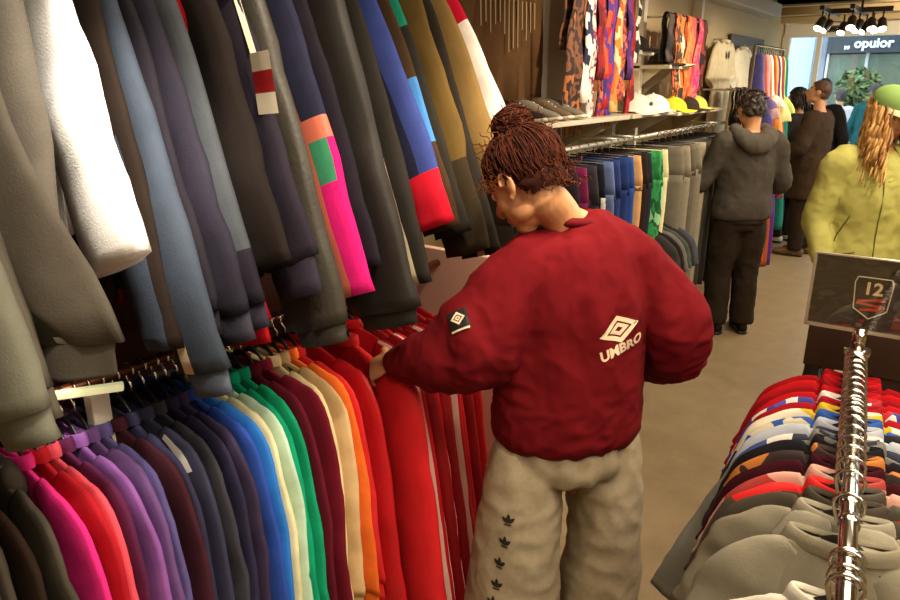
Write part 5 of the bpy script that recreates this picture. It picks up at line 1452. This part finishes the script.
# ============================ person in black by the glass
B5 = V((-1.36, 9.42, 0)); az5 = radians(-10)
J, P = std_pose(B5, az5, 1.03)
J['el'] = [P(.27, .0, 1.13), P(-.27, .0, 1.13)]; J['wr'] = [P(.24, .12, .92), P(-.24, .12, .92)]
O5 = P(0, .02, 1.635); M5 = frame(az5, radians(0))
bm_ = body_mesh(J, O5, M5, 1.03, .011, [((0, .3, -1), (1, 0, 0), (0, 1, .3), (15, 15, 10), .4), ((0, .3, -1), (-1, 0, 0), (0, 1, .3), (15, 15, 10), .4)])
p5 = finish_body('person', bm_, O5, M5, 1.02, B5, 'person in black seen from behind by the shopfront glass, right of the man looking up')
r = top_cloth(J, P, 1.03, 35, .015, hem=.78, grow=1.04, amp=.008); r.build('coat', fab('#1f1c1c'), p5, base=B5)
r = legs_cloth(J, 1.03, 33, .015, bottom=.07); r.build('trousers', fab('#4a4a50'), p5, base=B5)
shoes(J, 1.03, fab('#2a2622'), p5, B5)
c = hairline_cap(O5, M5, 1.02, HAIR, 'hair', p5, B5, drop_back=-.06, puff=1.03, amp=.005, seed=37, fringe=.07, voxel=.01)
c.build('hair', plain('#1f1712', .6, var=.3), p5, base=B5)

# ============================ woman in the lime yellow jacket
B6 = V((-.31, 4.12, 0)); az6 = radians(205)
J, P = std_pose(B6, az6, 1.0, lean=.03)
J['el'] = [P(.26, .05, 1.12), P(-.235, .01, 1.12)]; J['wr'] = [P(.20, .25, 1.03), P(-.215, .12, .92)]
O6 = P(.0, .06, 1.635); M6 = frame(radians(228), radians(22))
bm_ = body_mesh(J, O6, M6, .97, .007, [((.3, -.8, -.4), (0, 0, -1), (-1, 0, 0), (25, 30, 20), .6), ((.2, -.7, -.7), (1, 0, 0), (0, -.6, .8), (25, 30, 20), .6)])
w6 = finish_body('person', bm_, O6, M6, .97, B6, 'woman with long wavy ginger-blonde hair, green cap and lime yellow jacket on the right')
r = top_cloth(J, P, .97, 45, .010, hem=.78, grow=1.02, arm=1.05, amp=.009)
YEL = fab('#b0ac5e', rough=.75, var=.1); jk = r.build('jacket', YEL, w6, base=B6); jk['label'] = 'lime yellow jacket'
bv6 = BVHTree.FromPolygons(r.v, r.f)
DKY = plain('#5f5c1c', .8)
f6 = J['f']; l6 = J['l']
for (x0, z0, x1, z1) in ((-.15, .955, -.075, .975), (-.165, 1.02, -.12, 1.16), (.01, .80, -.005, 1.36)):
    pts = []
    for k in range(8):
        t_ = k / 7; q = B6 + l6 * (x0 + (x1 - x0) * t_) + V((0, 0, z0 + (z1 - z0) * t_))
        h = bv6.ray_cast(q + f6 * .6, -f6, 1.0)
        if h[0] is not None: pts.append(h[0] + f6 * .001)
    if len(pts) > 2:
        mb = MB(); mb.tube(pts, .0035, n=6); mb.build('seam_line' if x1 > -.1 else 'pocket_line', DKY, jk, base=B6)
mb = MB()
for s in (1, -1):
    a = P(s * .06, .02, 1.49); b = P(s * .10, .10, 1.40); c_ = P(s * .02, .145, 1.33)
    mb.tube([P(0, -.075, 1.50), a + l6 * s * .02, b, c_], [(.03, .008), (.035, .01), (.04, .01), (.01, .006)], n=10, sub=4, dome=True)
mb.build('collar', YEL, jk, base=B6)
r = legs_cloth(J, .97, 43, .012, bottom=.07); r.build('trousers', fab('#2a2723'), w6, base=B6)
shoes(J, .97, fab('#2a2622'), w6, B6)
GH = [plain('#a9793f', .5, var=.3, scale=30), plain('#cfa35a', .45, var=.25, scale=30), plain('#7d5226', .55)]
c = hairline_cap(O6, M6, .97, GH, 'hair', w6, B6, drop_back=-.12, puff=1.05, amp=.006, seed=47, fringe=.07, voxel=.008)
for k in range(200):
    a = rh.uniform(.85, 2 * pi - .85); q = skull(a, rh.uniform(-.25, .6), 1.04)
    out = V((q.x, q.y + .016, 0)); out.normalize()
    L = rh.uniform(.20, .34); ph = rh.uniform(0, 6); pts = []
    for s in range(9):
        t_ = s / 8; w_ = .014 * t_ + .003
        pts.append(O6 + M6 @ (q + out * (.035 * t_) + V((w_ * sin(t_ * 11 + ph), .03 * t_ + w_ * cos(t_ * 10 + ph), 0))) - V((0, 0, L * t_)))
    c.tube(pts, [.006] + [.0075] * 6 + [.005, .002], n=5, sub=2, mat=rh.choice((0, 0, 1, 1, 2)))
c.build('hair', GH, w6, base=B6)
# cap she wears
CAPG = fab('#6f8a4a', var=.15)
mb = MB(); R = []
for k in range(10):
    a = pi / 2 * k / 9
    R.append([O6 + M6 @ V((.090 * cos(a) * cos(b) + 0, -.012 + .112 * cos(a) * sin(b), .062 + .078 * sin(a))) for b in (2 * pi * j / 28 for j in range(28))])
R[-1] = [O6 + M6 @ V((.003 * cos(2 * pi * j / 28), -.012 + .003 * sin(2 * pi * j / 28), .140)) for j in range(28)]
mb.rings(R, True, False, True); mb.ball(O6 + M6 @ V((0, -.012, .141)), .009, None, 10, 8)
cap6 = mb.build('cap', CAPG, w6, base=B6)
mb = MB(); Pn = []; Q = []
for k in range(15):
    b = radians(28 + 124 * k / 14)
    Pn.append(V((.090 * cos(b), -.012 + .110 * sin(b), .064))); Q.append(V((.092 * cos(b), -.012 + .112 * sin(b) + .065 * sin(b) ** 2, .052 - .012 * cos(b) ** 2)))
mb.rings([[O6 + M6 @ q for q in r_] for r_ in (Pn, Q, [q - V((0, 0, .005)) for q in Q], [q - V((0, 0, .005)) for q in Pn])], False, False, False); mb.build('brim', fab('#c9c79a'), cap6, base=B6)

# ============================ passers-by outside
def walker(base, az, k, coat, legs, hair, label, seed, hem=.8):
    b = V(base); J, P = std_pose(b, az, k)
    J['el'] = [P(.27, .0, 1.13), P(-.27, .0, 1.13)]; J['wr'] = [P(.24, .10, .90), P(-.24, .10, .90)]
    O = P(0, .02, 1.625); M = frame(az, 0)
    bm_ = body_mesh(J, O, M, k, .012, [((0, .3, -1), (1, 0, 0), (0, 1, .3), (15, 15, 10), .4), ((0, .3, -1), (-1, 0, 0), (0, 1, .3), (15, 15, 10), .4)])
    p = finish_body('person', bm_, O, M, k, b, label)
    r = top_cloth(J, P, k, seed, .017, hem=hem, grow=1.06, amp=.008); r.build('coat', fab(coat), p, base=b)
    r = legs_cloth(J, k, seed + 1, .017, bottom=.07); r.build('trousers', fab(legs), p, base=b)
    shoes(J, k, fab('#4a4640'), p, b)
    c = hairline_cap(O, M, k, None, 'hair', p, b, drop_back=-.08, puff=1.06, amp=.006, seed=seed, fringe=.07, voxel=.011)
    c.build('hair', plain(hair, .6, var=.3), p, base=b)
walker((-1.12, 12.6, -.02), radians(-15), 1.0, '#1f4a48', '#cfd2d6', '#2a2018', 'passer-by in a teal coat outside the shopfront', 55)
walker((-1.62, 13.0, -.02), radians(20), .96, '#d9c6c2', '#c9cbd0', '#2a1f1a', 'passer-by in a pale pink coat outside the shopfront', 65, .7)
walker((-1.02, 13.2, -.02), radians(30), .97, '#d8d4cf', '#8a8d94', '#3a2a22', 'passer-by in a white coat outside, right of the teal coat', 75)
# ------------------------------------------------------------------ lights and camera
def area(name, loc, size, energy, col, rot=(0, 0, 0), sy=None):
    d = bpy.data.lights.new(name, 'AREA'); d.energy = energy; d.size = size; d.color = col
    if sy: d.shape = 'RECTANGLE'; d.size_y = sy
    o = link(name, d, None, loc); o.rotation_euler = rot
    return o
WARM = (1.0, .83, .62)
area('ceiling_light', (.2, 1.0, 2.68), 1.3, 55, WARM, sy=2.2)
area('ceiling_light', (.3, 4.2, 2.68), 1.2, 90, WARM, sy=2.4)
area('ceiling_light', (.3, 7.4, 2.5), 1.2, 90, WARM, sy=2.0)
area('ceiling_light', (1.6, .2, 2.68), 1.2, 30, WARM, sy=1.6)
def spot(loc, target, energy, angle=60, blend=.6, col=WARM, r=.04):
    d = bpy.data.lights.new('spot_light', 'SPOT'); d.energy = energy; d.spot_size = radians(angle); d.spot_blend = blend; d.color = col; d.shadow_soft_size = r
    o = link('spot_light', d, None, loc)
    o.rotation_euler = (V(target) - V(loc)).to_track_quat('-Z', 'Y').to_euler()
spot((-.55, .45, 2.62), (-1.10, .66, 1.75), 230, 24, .95, (1, .90, .76))
spot((-.2, .3, 2.6), (-1.25, .45, .95), 45, 60, .8)
spot((-.45, 1.0, 2.62), (-1.25, 1.15, .9), 60, 70, .8)
spot((-.35, 1.75, 2.62), (-1.3, 1.75, .7), 70, 60, .8)
spot((-.6, 3.2, 2.62), (-1.75, 3.9, 1.7), 90, 70, .8)
spot((-.6, 5.0, 2.62), (-1.75, 5.3, 1.6), 90, 70, .8)
spot((-.5, 6.6, 2.6), (-1.75, 7.0, 1.5), 80, 70, .8)
spot((-.6, 1.15, 2.62), (-1.18, 1.93, .85), 70, 36, .8)  # added spot without a fixture, brightens the pale end panel
spot((.45, .9, 2.62), (-.1, 1.15, 1.0), 30, 70, .8)
spot((.5, 3.0, 2.62), (-.25, 4.0, 1.2), 60, 60, .8)

spot((-.4, 8.6, 2.5), (-1.0, 10.0, 2.3), 60, 80, .8)  # extra spot put in only to lift the shopfront header

W = bpy.data.worlds.new('world'); SC.world = W; W.use_nodes = True
nt = W.node_tree; bg = nt.nodes['Background']
bg.inputs[0].default_value = (.72, .85, 1.0, 1); bg.inputs[1].default_value = 6.0

cam = bpy.data.cameras.new('camera'); cam.sensor_width = 36; cam.lens = 28.0; cam.clip_start = .05
co = link('camera', cam, None, (0, 0, 1.8))
co.rotation_euler = (pi / 2 - math.atan(220 / 700), 0, radians(35.3))
SC.camera = co
SC.view_settings.view_transform = 'Standard'
SC.view_settings.look = 'None'
SC.view_settings.exposure = 0.12
